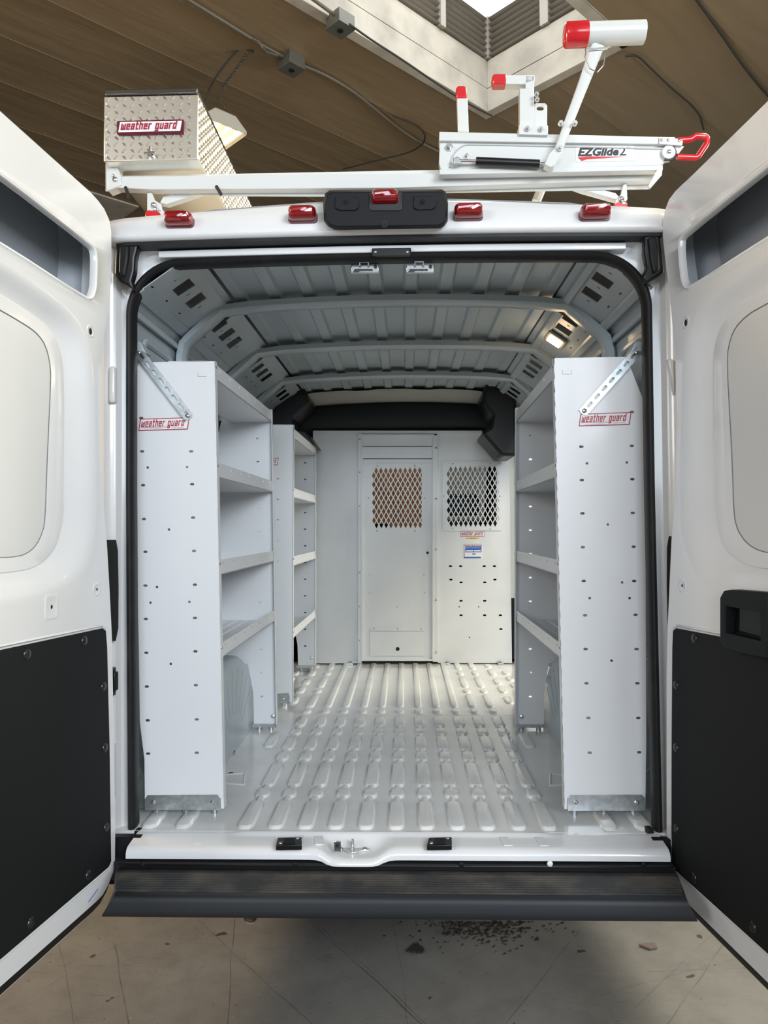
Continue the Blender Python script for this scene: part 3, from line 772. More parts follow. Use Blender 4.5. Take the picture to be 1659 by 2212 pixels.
for x0, x1 in ((596, 652), (922, 976)):
    a = MB(); f4 = [PZ(x0+4, 1809, FZ+.008), PZ(x1, 1808, FZ+.008), PZ(x1, 1825, FZ+.008), PZ(x0, 1826, FZ+.008)]
    a.plate(f4, [], V((0, 0, -.016))); o = a.build('latch_pad', BLACKT, VAN, 'black plastic pad on the sill', bevel=.002)
    a = MB()
    for x, y in ((x0+10, 1821), (x1-9, 1811)): a.dome(PZ(x, y, FZ+.008), (0, 0, 1), .006, .003)
    a.build('screw', GALV, o)
    a = MB(); a.plate([PZ(x, y, FZ+.0085) for x, y in ((x0+18, 1812), (x1-16, 1812), (x1-14, 1823), (x0+16, 1823))], [], V((0, 0, .002))); a.build('pad_inset', BLACKP, o)
sc = PZ(762, 1838, FZ-.033)
a = MB(); a.plate([V((sc.x+x, sc.y+y, FZ-.0305)) for x, y in ((-.052, -.006), (-.02, -.012), (-.012, -.022), (.012, -.022), (.02, -.012), (.052, -.006), (.052, .008), (-.052, .008))], [], V((0, 0, .003))); a.tube([V((sc.x, sc.y-.016, FZ-.034)), V((sc.x, sc.y-.018, FZ-.012)), V((sc.x, sc.y-.008, FZ+.004)), V((sc.x, sc.y+.006, FZ-.004)), V((sc.x, sc.y+.008, FZ-.030))], .0045, 8)
o = a.build('sill_striker', CHROME, VAN, 'bright metal latch striker in the sill recess', bevel=.002)
a = MB()
for dx in (-.038, .038): a.dome((sc.x+dx, sc.y, FZ-.0275), (0, 0, 1), .009, .006)
a.build('striker_bolt', GALV, o)
a = MB(); pxprism(a, [(721,1818),(736,1816),(737,1842),(722,1842)], -.118, .003); o = a.build('latch_tab', CHROME, VAN, bevel=.001)
a = MB(); a.plate(circ((728.5, 1827), 4, lambda x, y: P(x, y, -.1192)), [], V((0, .001, 0))); a.build('tab_hole', DARKV, o)
# black kick plate under the sill, then the step bumper
a = MB(); a.box(-.842, .840, -.150, -.12, .455, .4735); o = a.build('kick_plate', BLACKT, VAN, bevel=.003)
a = MB()
for x in (307, 638, 997, 1390): a.dome(P(x, 1868, -.150), (0, -1, 0), .008, .003)
a.build('kick_screw', BLACKP, o)
a = MB(); a.dome(P(1188, 1866, -.150), (0, -1, 0), .009, .005); a.build('plug', STWH, o, 'small white plug')
bpf = [(-.12, .452), (-.155, .4565), (-.172, .458)]
y = -.185
for k in range(8):
    g_ = (-.172-y)*.075; bpf += [(y, .458+g_), (y-.003, .4615+g_), (y-.009, .4615+g_), (y-.012, .458+g_)]; y -= .0165
bpf += [(-.327, .470), (-.337, .467), (-.344, .460), (-.345, .44), (-.343, .420), (-.335, .415), (-.20, .415), (-.12, .415)]
def bend(s_, Y, z):      # the bumper narrows towards its front corners
    k = min(1, max(0, (-.17-Y)/.16)); q = min(1, max(0, (.47-z)/.055))
    return s_*(.838*(1-k)+((.772 if s_ < 0 else .795)*(1-q)+(.806 if s_ < 0 else .824)*q)*k)
a = MB(); rows = [[V((bend(s_, Y, z), Y, z)) for Y, z in bpf] for s_ in (-1, 1)]
a.loft(rows, True, True, True); o = a.build('step_bumper', STEPM, VAN, 'black ribbed plastic step bumper', smooth=40)
fcp = [(-.322, .4712), (-.336, .4705), (-.344, .4655), (-.348, .455), (-.3485, .435), (-.347, .418), (-.338, .411)]
a = MB(); a.loft([[V((bend(s_, Y, z)+s_*.003, Y, z)) for Y, z in fcp+[(-.33, .414), (-.325, .45)]] for s_ in (-1, 1)], True, True, True); a.build('bumper_face', BUMPM, o, smooth=60)
for s in (-1, 1):
    a = MB(); x0, x1 = sorted((s*.80, s*.93)); a.box(x0, x1, -.065, -.04, .37, FZ-.002); a.build('bumper_side_trim', BLACKP, VAN)
# --- lamps on the header
def lamp(xc, yc, w, h, parent, Y, side=0):
    c = P(xc, yc, Y); k = (Y-CAM.y)/1600; hw, hh = w/2*k*.98, h/2*k*.84
    a = MB(); a.loft([[V((c.x+x*sx_, Y+d, c.z-hh*.25+z*sz)) for x, z in rrect(-hw, hw, -hh*.8, hh*.8, hh*.5, 3)] for d, sx_, sz in ((.02, 1.05, 1.05), (.0, 1.05, 1.05), (-.008, 1, .95))], True, False, True)
    b = a.build('clearance_lamp', LENSD, parent, smooth=50)
    a = MB()
    a.loft([[V((c.x+x*q, Y+d, c.z+o_+z*q2)) for x, z in rrect(-hw, hw, -hh, hh, hh*.55, 3)] for d, q, q2, o_ in ((-.006, 1, .9, 0), (-.020, .98, .88, .001), (-.034, .9, .75, .002), (-.042, .78, .5, .004))], True, False, True)
    l = a.build('red_lens', LENS, b, smooth=50)
    a = MB()
    for j in range(12):
        x = c.x-hw*.7+hw*1.4*j/11; a.box(x-.0012, x+.0012, Y-.0345, Y+.0, c.z+hh*.50, c.z+hh*.80)
    a.build('lens_rib', LENS, b)
    return b
for x, y, w, h in ((388, 477, 62, 37), (654, 466, 63, 38), (1011, 461, 64, 38), (1284, 462, 66, 38)): lamp(x, y, w, h, VAN, -.065)
for pts in ([(313,457),(322,453),(345,458),(347,472),(325,475),(313,472)], [(1325,442),(1335,436),(1355,435),(1358,452),(1335,457),(1325,452)]):
    a = MB(); pxprism(a, pts, .0, .05); a.build('roof_marker_lamp', RED, VAN, 'small red marker lamp on the roof corner', bevel=.004)
# high centre lamp housing
def face(x, y, Y): return P(x, y, Y)
a = MB()
o1 = [(712,411),(955,409),(964,416),(968,440),(967,478),(960,488),(950,492),(722,495),(710,490),(700,478),(698,440),(702,418)]
ins = [(833+(x-833)*.965, 449+(y-449)*.88) for x, y in o1]
a.loft([px(o1, -.02), px(o1, -.10), [p for p in px(ins, -.125)]], True, False, True)
H3 = a.build('brake_lamp_housing', BLACKP, VAN, 'black housing of the high brake lamp', smooth=50, bevel=.003)
a = MB(); pxprism(a, [(724,424),(765,424),(775,430),(775,448),(768,454),(732,454),(722,448)], -.130, .01); pxprism(a, [(893,424),(936,422),(942,428),(942,446),(936,452),(900,453),(892,448)], -.130, .01); a.build('housing_pad', BLACKP, H3, bevel=.003)
for x in (747, 913):
    a = MB(); a.cyl(P(x, 436, -.130), P(x, 436, -.134), .008, 14); a.cyl(P(x, 436, -.134), P(x, 436, -.1365), .004, 6); a.build('housing_screw', BLACKT, H3)
a = MB(); pxprism(a, [(797,415),(868,414),(870,452),(862,456),(802,456),(796,450)], -.1275, .01); a.build('lamp_recess', STBLK, H3, bevel=.003)
lamp(832, 432, 62, 36, VAN, -.115)
a = MB(); c = P(831, 484, -.12); a.cyl(c, c+V((0, -.010, -.003)), .011, 16); a.cyl(c+V((0, -.010, -.003)), c+V((0, -.013, -.004)), .006, 12); a.build('reversing_camera', BLACKT, H3)

# --- wheel arches
for s in (-1, 1):
    a = MB(); rows = []
    for Xi, k in ((.94, 1.03), (.735, 1.0), (.715, .96), (.705, .90), (.705, .5), (.705, .05)):
        rows.append([V((s*Xi, .80+.50*k*math.cos(PI*i/24), FZ-.01+.42*k*math.sin(PI*i/24)**.8)) for i in range(25)])
    a.loft(rows, False); a.build('wheel_arch', PAINTI, VAN, smooth=50)
    a = MB()
    for i in range(8):
        t = PI*(.2+.08*i); a.sweep([V((s*.704, .8+.2*math.cos(t), FZ+.17*math.sin(t))), V((s*.704, .8+.42*math.cos(t), FZ+.36*math.sin(t)))], [(-.006, 0), (-.003, .004), (.003, .004), (.006, 0)], V((0, 0, 1)).cross(V((s,0,0))))
    a.build('arch_bead', PAINTI, VAN)
    # tyre and wheel under the floor
    a = MB(); xt = s*.87; ring = []
    for i in range(33):
        t = 2*PI*i/32; ring.append([V((xt+x, 1.0+r*math.cos(t), .345+r*math.sin(t))) for x, r in ((-.10, .20), (-.105, .31), (-.09, .34), (.09, .34), (.105, .31), (.10, .20))])
    a.loft(ring, False); w = a.build('rear_tyre', RUBBER, VAN, smooth=40)
    a = MB(); a.cyl((xt-.08, 1.0, .345), (xt+.08, 1.0, .345), .20, 24); a.build('wheel_rim', GALV, w)
# outer shell of the van
SH = [(-.93, .36), (-1.0, .55), (-1.03, .9), (-1.03, 1.3), (-1.0, 1.8), (-.97, 2.2), (-.94, 2.42), (-.88, 2.50), (-.6, 2.545), (0, 2.575), (.6, 2.545), (.88, 2.50), (.94, 2.42), (.97, 2.2), (1.0, 1.8), (1.03, 1.3), (1.03, .9), (1.0, .55), (.93, .36)]
def shell(Y, k=1, q=1, pr=SH): return [V((x*k, Y, .36+(z-.36)*q)) for x, z in pr]
a = MB(); a.loft([shell(.01, .965), shell(.06), shell(1), shell(SD0)], False); a.loft([shell(SD0, pr=SH[:14]), shell(SD1, pr=SH[:14])], False); a.loft([shell(SD0, pr=SH[17:]), shell(SD1, pr=SH[17:])], False)
a.loft([shell(SD1), shell(3.4), shell(4.0), shell(4.5, .97, .93), shell(4.75, .93, .84)], False)
for Y in (SD0, SD1):      # jambs of the side opening
    a.quadbox([V((x, Y+d, z)) for d in (-.004, .004) for x, z in ((.885, .5), (1.03, .5), (.98, 2.18), (.86, 2.18))])
a.box(.86, 1.0, SD0, SD1, 2.14, 2.18); a.box(.86, 1.0, SD0, SD1, .50, .53)
a.build('body_shell', PAINT, VAN, smooth=50)
a = MB(); a.box(-.92, .92, -.10, 5.0, .40, FZ-.065); a.box(-.9, .9, 4.9, 5.7, .36, 1.2); a.build('underbody', GREYTRIM, VAN)
for s in (-1, 1):
    a = MB()
    a.quadbox([V((s*x, y, z)) for x in (.84, .90) for y, z in ((4.70, 2.12), (4.76, 2.12), (5.5, 1.2), (5.42, 1.2))]); a.build('windscreen_pillar', GREYTRIM, VAN)
    a = MB(); ring = []
    for i in range(33):
        t = 2*PI*i/32; ring.append([V((s*.87+x, 5.0+r*math.cos(t), .345+r*math.sin(t))) for x, r in ((-.10, .20), (-.105, .31), (-.09, .34), (.09, .34), (.105, .31), (.10, .20))])
    a.loft(ring, False); a.build('front_tyre', RUBBER, VAN, smooth=40)
a = MB(); a.quadbox([V((x, y, z)) for x in (-.86, .86) for y, z in ((4.74, 2.10), (4.745, 2.10), (5.455, 1.22), (5.45, 1.22))]); a.build('windscreen', GLASS, VAN)
a = MB(); a.box(-.9, .9, 4.25, 5.4, .9, 1.30); a.box(-.82, -.1, 4.35, 4.9, 1.28, 1.53); a.box(-.1, .85, 4.45, 5.0, 1.28, 1.45); a.build('dashboard', GREYTRIM, VAN, bevel=.03)
for X in (-.48, .48):
    a = MB(); a.box(X-.24, X+.24, 3.35, 3.85, .85, 1.0); a.box(X-.23, X+.23, 3.28, 3.40, .95, 1.55); a.box(X-.13, X+.13, 3.28, 3.38, 1.58, 1.75); a.build('front_seat', SEATM, VAN, bevel=.03, seg=3)
a = MB(); a.tube([V((-.48+.18*math.cos(2*PI*k/24), 4.15+.06*math.sin(2*PI*k/24), 1.32+.17*math.sin(2*PI*k/24))) for k in range(24)], .014, 8, closed=True); a.box(-.52, -.44, 4.14, 4.25, 1.26, 1.36); a.build('steering_wheel', GREYTRIM, VAN)
# cab overhead shelf and black pillar trims ahead of the partition
a = MB(); rows = []
for k in range(25):
    u = -1+2*k/24; X = .80*u
    zb = 2.20; zt = 2.402-.035*u*u
    rows.append([V((X, Y, z)) for Y, z in ((3.0, zb-.02), (2.92, zb+.0), (2.85, zb+.03), (2.83, zb+.09), (2.86, zt-.03), (2.90, zt), (3.1, zt+.01), (4.6, zt-.05), (4.6, zb-.1), (3.1, zb-.04))])
a.loft(rows, True, True, True); a.build('overhead_shelf', GREYTRIM, VAN, 'dark grey overhead cab shelf', smooth=50)
for s in (-1, 1):
    a = MB()
    pts = [(584,838),(605,832),(640,829),(660,842),(669,868),(650,885),(632,900),(628,925),(660,932),(680,960),(640,960),(590,930)] if s < 0 else [(1046,835),(1058,826),(1100,830),(1116,860),(1116,985),(1084,985),(1040,935),(1062,920),(1066,900),(1050,880),(1042,862)]
    pxprism(a, pts, 2.42, .40); a.build('pillar_trim', BLACKT, VAN, bevel=.02, seg=3)
a = MB(); pxprism(a, [(1082,905),(1100,893),(1112,880),(1112,935),(1098,930)], 2.62, .05); a.build('pillar_cover', PAINT, VAN, 'white plastic pillar cover', bevel=.008)
# exhaust tail pipe
a = MB(); c = V((P(541, 1985, -.24).x, -.24, .364))
for k in range(20): pass
rows = [[c+V((r*math.cos(2*PI*i/20), y, r*math.sin(2*PI*i/20))) for i in range(20)] for y, r in ((0, .019), (0, .022), (1.2, .022))]
rows = [[c+V((.019*math.cos(2*PI*i/20), .1, .019*math.sin(2*PI*i/20))) for i in range(20)]]+rows
a.loft(rows, True, True, True); a.build('exhaust_pipe', RUST, VAN, 'rusty tail pipe below the bumper')

# ------------------------------------------------------------------ REAR DOORS
def door(s):
    an = math.radians(9)
    H = V((s*.866-.006, -.10, 0)); d = V((s*math.sin(an), -math.cos(an), 0)); n = V((-s*math.cos(an), -math.sin(an), 0))
    def uz(x, y):
        q = PPL(x, y, H, n); return ((q-H).dot(d), q.z)
    f = lambda u, z, w: H + d*u + V((0, 0, z)) - n*w          # w>0 towards the outer skin
    UE = .80
    if s < 0:
        out = [(0,240),(165,388),(205,424),(228,455),(240,485),(241,560),(237,652),(225,730),(219,764),(216,887),(217,1000),(224,1090),(231,1174),(237,1280),(242,1380),(246,1615),(249,1800),(248,1868),(241,1898),(220,1937),(0,2132)]
        slot = [(0,381),(197,533),(204,547),(203,600),(201,623),(196,638),(186,640),(0,518)]
        pin = [(0,650),(72,692),(108,717),(127,746),(137,793),(136,840),(134,887),(129,1000),(125,1127),(119,1152),(105,1181),(83,1199),(54,1205),(0,1206)]
        pout = [(0,560),(60,598),(108,634),(155,672),(184,712),(199,764),(206,850),(209,887),(212,1000),(215,1108),(212,1163),(196,1224),(165,1257),(108,1282),(0,1304)]
        lin = [(0,1403),(217,1357),(224,1362),(227,1398),(232,1600),(235,1800),(236,1860),(230,1873),(0,2068)]
    else:
        out = [(1659,218),(1490,384),(1469,403),(1455,417),(1440,439),(1433,468),(1431,500),(1437,562),(1447,640),(1455,725),(1459,764),(1462,887),(1460,1000),(1458,1090),(1451,1156),(1446,1270),(1442,1362),(1440,1470),(1440,1800),(1441,1823),(1446,1877),(1457,1916),(1479,1945),(1659,2123)]
        slot = [(1659,365),(1477,511),(1471,522),(1474,570),(1478,605),(1484,616),(1494,614),(1659,507)]
        pin = [(1659,636),(1625,655),(1585,678),(1556,710),(1544,750),(1542,786),(1547,887),(1553,1000),(1556,1108),(1563,1145),(1585,1177),(1618,1195),(1659,1195)]
        pout = [(1659,545),(1600,585),(1538,630),(1502,668),(1480,715),(1472,775),(1468,887),(1466,1000),(1464,1100),(1467,1160),(1478,1210),(1495,1242),(1524,1266),(1567,1280),(1659,1300)]
        lin = [(1659,1394),(1465,1357),(1458.5,1362),(1457,1400),(1455.5,1600),(1455,1800),(1457,1867),(1462,1878),(1659,2055)]
    O = [uz(*p) for p in out]; O = O+[(UE-.03, O[-1][1]), (UE, O[-1][1]+.04), (UE, O[0][1]-.05), (UE-.03, O[0][1]+.005)]
    def close(pl, ue): q = [uz(*p) for p in pl]; return q+[(ue-.03, q[-1][1]), (ue, q[-1][1]+.03), (ue, q[0][1]-.03), (ue-.03, q[0][1])]
    SL = close(slot, .70); PI_ = close(pin, .64); PO = close(pout, .73); LI = close(lin, .74)
    def cen(L): return (sum(p[0] for p in L)/len(L), sum(p[1] for p in L)/len(L))
    def grow(L, g):      # offset outline outwards by g
        q = []; n_ = len(L); ar = sum(L[i][0]*L[(i+1) % n_][1]-L[(i+1) % n_][0]*L[i][1] for i in range(n_)); sg = 1 if ar > 0 else -1
        for i in range(n_):
            a, b, c = L[i-1], L[i], L[(i+1) % n_]
            e1 = V((b[0]-a[0], b[1]-a[1])); e2 = V((c[0]-b[0], c[1]-b[1]))
            if e1.length < 1e-6 or e2.length < 1e-6: q.append(b); continue
            e1.normalize(); e2.normalize(); nn = V((e1.y+e2.y, -e1.x-e2.x))
            if nn.length < 1e-6: q.append(b); continue
            nn.normalize(); nn *= sg; q.append((b[0]+nn.x*g, b[1]+nn.y*g))
        return q
    # a loft needs matching points: both loops are resampled from their first corner
    N_ = 120
    rs = lambda L: [(p.x, p.y) for p in resample(L, N_)]
    PO = chaikin(PO, 2); PI_ = chaikin(PI_, 1); SL = chaikin(SL, 1)
    def bylen(Lo, Li):   # pair each point of the outer loop with the inner loop by arc fraction
        return rs(Lo), rs(Li)
    po, pi_ = bylen(PO, PI_)
    root = VAN
    a = MB()
    O2 = [(p.x, p.y) for p in resample(O, 160)]
    sg0 = rs(grow(SL, .016)); sg1 = rs(grow(SL, .010)); sg2 = rs(grow(SL, .004)); sg3 = rs(SL)
    plate_o = O2
    # holes of the main face
    a.plate([f(u, z, 0) for u, z in plate_o], [[f(u, z, 0) for u, z in sg0], [f(u, z, 0) for u, z in po]], None)
    # slot: raised bead then wall going in
    a.loft([[f(u, z, w) for u, z in L] for L, w in ((sg0, 0), (sg1, -.005), (sg2, -.003), (sg3, .004), (sg3, .014))])
    # big window pressing: smooth fall, step, then inner lip
    def lerpL(t): return [(p[0]+(q[0]-p[0])*t, p[1]+(q[1]-p[1])*t) for p, q in zip(po, pi_)]
    a.loft([[f(u, z, w) for u, z in lerpL(t)] for t, w in ((0, 0), (.10, .002), (.22, .009), (.36, .020), (.50, .030), (.60, .035), (.63, .0365), (.66, .0335), (.9, .036), (1.0, .037), (1.0, .046))])
    # edge return to the outer skin
    a.loft([[f(u, z, w) for u, z in L] for L, w in ((O2, 0), ([(p[0], p[1]) for p in grow(O2, .004)], .006), ([(p[0], p[1]) for p in grow(O2, .004)], .045))])
    dr = a.build('rear_door', PAINT, VAN, ('left' if s < 0 else 'right')+' rear door swung wide open', smooth=40)
    # outer skin with its hemmed lip
    OS = grow(O2, .020)
    def drop(L, d): return [(u, z-d*min(1, max(0, (.56-z)/.14))) for u, z in L]
    OS = drop(OS, .046)
    OI = grow(O2, -.05)
    a = MB(); a.loft([[f(u, z, w) for u, z in L] for L, w in ((OS, .052), (OS, .058), (O2, .10))]); 
    
    a.loft([[f(u, z, w) for u, z in L] for L, w in ((OS, .052), (drop(grow(O2, .018), .046), .047), (drop(grow(O2, .013), .046), .047), (drop(grow(O2, .012), .046), .053))])
    a.build('outer_skin', PAINT, dr, smooth=40)
    CAV = mat('cavity_shade_grey', (.33, .355, .39), .4, coat=.2)  # body colour darkened to paint in the shade inside the door slot
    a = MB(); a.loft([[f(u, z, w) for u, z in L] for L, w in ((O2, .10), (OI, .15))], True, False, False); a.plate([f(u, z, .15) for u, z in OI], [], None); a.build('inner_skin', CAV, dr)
    a = MB(); g1, g2 = grow(O2, .003), grow(O2, .0125)
    a.loft([[f(u, z, w) for u, z in L] for L, w in ((g1, .006), (drop(g2, .018), .012), (drop(g2, .040), .036), (drop(g2, .044), .050), (g1, .052))]); a.build('door_seal', RUBBER, dr, smooth=50)
    # inner window panel, slightly proud of the skin
    a = MB(); PG = [(p[0], p[1]) for p in rs(PI_)]; ins = [(p[0]+.0, p[1]) for p in rs(grow(PI_, -.006))]
    a.loft([[f(u, z, w) for u, z in L] for L, w in ((PG, .046), (PG, .0395), (ins, .0388))], True, False, False); a.plate([f(u, z, .0388) for u, z in ins], [], None); a.build('window_blank', mat('satin_white_panel', (.68, .685, .68), .42), dr, smooth=30)
    a = MB(); a.loft([[f(u, z, w) for u, z in L] for L, w in ((rs(grow(PI_, .0003)), .0376), (rs(grow(PI_, -.0022)), .0380))]); a.build('panel_gap', mat('gap_shade_grey', (.16, .165, .18), .6), dr, 'thin grey line painted as the shaded panel gap')  # grey strip paints the shade of the gap round the window blank
    # pressed swelling of the outer skin behind the slot
    q = [uz(*p) for p in ([(0,480),(105,541),(150,578),(157,590),(157,615),(60,560),(0,530)] if s < 0 else [(1659,440),(1560,507),(1512,545),(1502,562),(1498,610),(1560,572),(1659,520)])]
    q = chaikin(q+[(.68, q[-1][1]-.02), (.68, q[0][1])], 2)
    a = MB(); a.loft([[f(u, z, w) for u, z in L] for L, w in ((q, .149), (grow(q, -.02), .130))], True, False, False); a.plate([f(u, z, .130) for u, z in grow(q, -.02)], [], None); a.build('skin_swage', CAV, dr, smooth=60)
    # lining board
    a = MB(); L2 = grow(LI, .004); L1 = LI
    a.loft([[f(u, z, w) for u, z in L] for L, w in ((grow(LI, .012), -.0005), (grow(LI, .007), -.004), (L2, -.001))]); a.build('lining_rim', PAINT, dr, smooth=60)
    a = MB(); a.plate([f(u, z, -.004) for u, z in L1], [], -n*-.0038); ln = a.build('lining_board', LINING, dr, 'black textured lining board', bevel=.0015)
    sp_ = [(53,1413),(177,1384),(219,1483),(222,1615),(225,1787),(186,1890),(61,1993)] if s < 0 else [(1505,1379),(1465,1480),(1465,1615),(1465,1790),(1504,1896),(1632,2002)]
    for k, p in enumerate(sp_):
        u, z = uz(*p); a = MB(); a.dome(f(u, z, -.0080), n, .014, .005, 16); a.build('lining_clip', mat('clip_plastic', (.016, .016, .018), .3), dr)
    # pressings with holes
    def dimple(p, ru, rz_, hole, rect=False):
        u, z = uz(*p)
        sh = (lambda k: rrect(u-ru*k, u+ru*k, z-rz_*k, z+rz_*k, ru*k*.3)) if rect else (lambda k: [(u+ru*k*math.cos(2*PI*i/24), z+rz_*k*math.sin(2*PI*i/24)) for i in range(24)])
        a = MB(); a.loft([[f(x, y, w) for x, y in sh(k)] for k, w in ((1.0, .0), (.92, -.0012), (.76, -.0018), (.66, -.0005))], True, False, True); a.build('door_pressing', PAINT, dr, smooth=40)
        a = MB(); a.plate([f(u+hole*.62*math.cos(2*PI*i/16), z+hole*.9*math.sin(2*PI*i/16), -.0015) for i in range(16)], [], n*-.001); a.build('fixing_hole', DARKV, dr)
    dimple((195, 716) if s < 0 else (1482, 697), .020, .020, .011)
    dimple((209, 1273) if s < 0 else (1474, 1265), .022, .022, .005)
    dimple((111, 1311) if s < 0 else (1572, 1303), .030, .036, .006, True)
    # faint blue pen mark on the lower band of the left door is a real scratch
    if s < 0:
        a = MB(); p0, p1 = uz(211, 1920), uz(191, 1948); a.tube([f(p0[0], p0[1], -.0005), f(p1[0], p1[1], -.0005)], .0012, 5); a.build('scratch_mark', STBLUE, dr)
    # pull handle on the right door
    if s > 0:
        hp = [(1582,1290),(1590,1276),(1606,1273),(1659,1276),(1659,1415),(1620,1408),(1592,1398),(1582,1385)]
        q = [uz(*p) for p in hp[:3]]+[(uz(1659,1276)[0]+.05, uz(1659,1276)[1]+.0), (uz(1659,1415)[0]+.05, uz(1659,1415)[1])]+[uz(*p) for p in hp[5:]]
        hl = [uz(*p) for p in ((1595,1309),(1650,1306),(1650,1372),(1592,1366))]
        u2 = uz(1659, 1310)[0]+.02
        hl = [hl[0], (u2, hl[0][1]), (u2, hl[3][1]), hl[3]]
        e = n*.035
        a = MB(); a.plate([f(u, z, -.036) for u, z in q], [[f(u, z, -.036) for u, z in hl]], -n*.034); hh = a.build('door_pull', BLACKP, dr, 'black moulded pull handle', bevel=.006, seg=3)
        a = MB(); pl_ = [uz(1613,1314), (u2, uz(1650,1314)[1]), (u2, hl[3][1]+.006), uz(1612,1362)]
        a.plate([f(u, z, -.020) for u, z in pl_], [], -n*.018); a.plate([f(u, z, -.005) for u, z in hl], [], -n*.003); a.build('finger_cup', BLACKT, dr, bevel=.008, seg=3)
    return dr
door(-1); door(1)

# ================================================================== SHELVING
def shelf_unit(s, Yn, Yf, cor_n, cor_f, shelves, wpx_n, label, slots, strap=None, bdg=None, foot=None, tab=None, deep=.30):
    """cor: ((x,y) top, (x,y) bottom) pixel of the aisle-side edge at each end"""
    tn, bn = P(*cor_n[0], Yn), P(*cor_n[1], Yn); tf, bf = P(*cor_f[0], Yf), P(*cor_f[1], Yf)
    root = thing('shelving_unit', label, 'shelving', (bn.x+s*.15, (Yn+Yf)/2, FZ), 'white steel van shelving units')
    def aisle(Y, z):
        def at(t_, b_): return b_.x+(t_.x-b_.x)*(z-b_.z)/(t_.z-b_.z)
        k = (Y-Yn)/(Yf-Yn); return at(tn, bn)*(1-k)+at(tf, bf)*k
    def wallx(z): return s*min(.895-.0*z, .895 if z < 1.75 else .895-(z-1.75)*.10)
    for (tt, bb, Y, near) in ((tn, bn, Yn, True), (tf, bf, Yf, False)):
        zb, zt = (bn.z, tn.z) if near else (bf.z, tf.z)
        if near: outl = [bb, tt]+[P(x, y, Y) for x, y in wpx_n]
        else: outl = [bb, tt, V((s*.835, Y, tt.z)), V((s*.87, Y, tt.z-.15)), V((s*.90, Y, 1.4)), V((s*.90, Y, .86)), V((s*.72, Y, .84)), V((s*.695, Y, .70)), V((s*.692, Y, bb.z))]
        hs = []
        sl = slots if near else [(aisle(Y, z)+s*dx_, z, 1) for z in [zb+.13+.113*k for k in range(12)] for dx_ in (.075,)]
        for q in sl:
            if near: c = P(q[0], q[1], Y); cx, cz = c.x, c.z
            else: cx, cz = q[0], q[1]
            if q[2]: hs.append([V((x, Y, z)) for x, z in slotloop(cx, cz, .0075, .0042)])
            else: hs.append([V((x, Y, z)) for x, z in slotloop(cx, cz, .0046, .0045)])
        a = MB(); a.plate(outl, hs, V((0, .0018 if near else -.0018, 0)))
        ep = a.build('end_panel', POWD, root, bevel=0)
        # folded flanges: aisle edge and top
        a = MB(); dy = .030 if near else -.030
        a.quadbox([bb, bb+V((s*.002, 0, 0)), tt+V((s*.002, 0, 0)), tt, bb+V((0, dy, 0)), bb+V((s*.002, dy, 0)), tt+V((s*.002, dy, 0)), tt+V((0, dy, 0))])
        a.quadbox([tt, tt+V((s*.16, 0, 0)), tt+V((s*.16, 0, -.002)), tt+V((0, 0, -.002)), tt+V((0, dy, 0)), tt+V((s*.16, dy, 0)), tt+V((s*.16, dy, -.002)), tt+V((0, dy, -.002))])
        a.build('panel_flange', POWD, root)
        if near and tab:
            for x0, y0, x1, y1 in tab:
                a = MB(); pxprism(a, [(x0,y0),(x1,y0),(x1,y1),(x0,y1)], Y-.003, .003); a.build('panel_tab', POWD, ep, bevel=.0012)
    # trays
    for i, (yn, yf) in enumerate(shelves):
        zn = P(cor_n[0][0], yn, Yn).z; zf = P(cor_f[0][0], yf, Yf).z; zc = (zn+zf)/2
        top = i == 0
        xn, xf = aisle(Yn, zc)+s*.004, aisle(Yf, zc)+s*.004
        lip = .052; dpt = deep if top else (deep-.01 if i < 3 else deep)
        y0, y1 = Yn+.004, Yf-.004
        a = MB()
        if top:        # top tray opens down: lip hangs from the top edge
            z1 = zc+lip/2; z0 = z1-lip
        else: z1 = zc+lip/2; z0 = z1-lip
        zdeck = z0+.004
        backx = lambda x: s*.80 if top else s*.86
        # lip
        a.quadbox([V((xn, y0, z0)), V((xn+s*.0015, y0, z0)), V((xf+s*.0015, y1, z0)), V((xf, y1, z0)), V((xn, y0, z1)), V((xn+s*.0015, y0, z1)), V((xf+s*.0015, y1, z1)), V((xf, y1, z1))])
        a.quadbox([V((xn, y0, z0)), V((backx(0), y0, z0)), V((backx(0), y1, z0)), V((xf, y1, z0)), V((xn, y0, zdeck)), V((backx(0), y0, zdeck)), V((backx(0), y1, zdeck)), V((xf, y1, zdeck))])
        a.box(min(backx(0), backx(0)-s*.002), max(backx(0), backx(0)-s*.002), y0, y1, z0, z1)
        # pressed ridges of the deck
        if not top:
            for k in range(5):
                X = xn+(backx(0)-xn)*(.16+.17*k); a.sweep([V((X, y0+.03, zdeck)), V((X+(xf-xn)*.8, y1-.03, zdeck))], [(-.008, 0), (-.005, .004), (.005, .004), (.008, 0)], (1, 0, 0))
        sh = a.build('shelf_tray', POWD, root)
        # divider holes along the lip
        a = MB(); nh = 7
        for k in range(nh):
            t = (k+.5)/nh; X = xn+(xf-xn)*t; Y = y0+(y1-y0)*t; zc_ = z1-.014
            a.quadbox([V((X-s*.0008+q, Y+dy, zc_+dz)) for q in (0, s*.0008) for dy, dz in ((-.004, -.004), (.004, -.004), (.004, .004), (-.004, .004))])
        a.build('lip_hole', STWH if i < 1 else GALV, sh)
        # corner screws
        a = MB()
        for X, Y in ((xn-s*.003, y0+.008), (xf-s*.003, y1-.008)):
            a.dome((X, Y, zc+.012), (-s, 0, 0), .006, .004, 8)
            a.cyl((X, Y, zc+.012), (X-s*-.004, Y, zc+.012), .0065, 6)
        a.build('tray_screw', CHROME, sh)
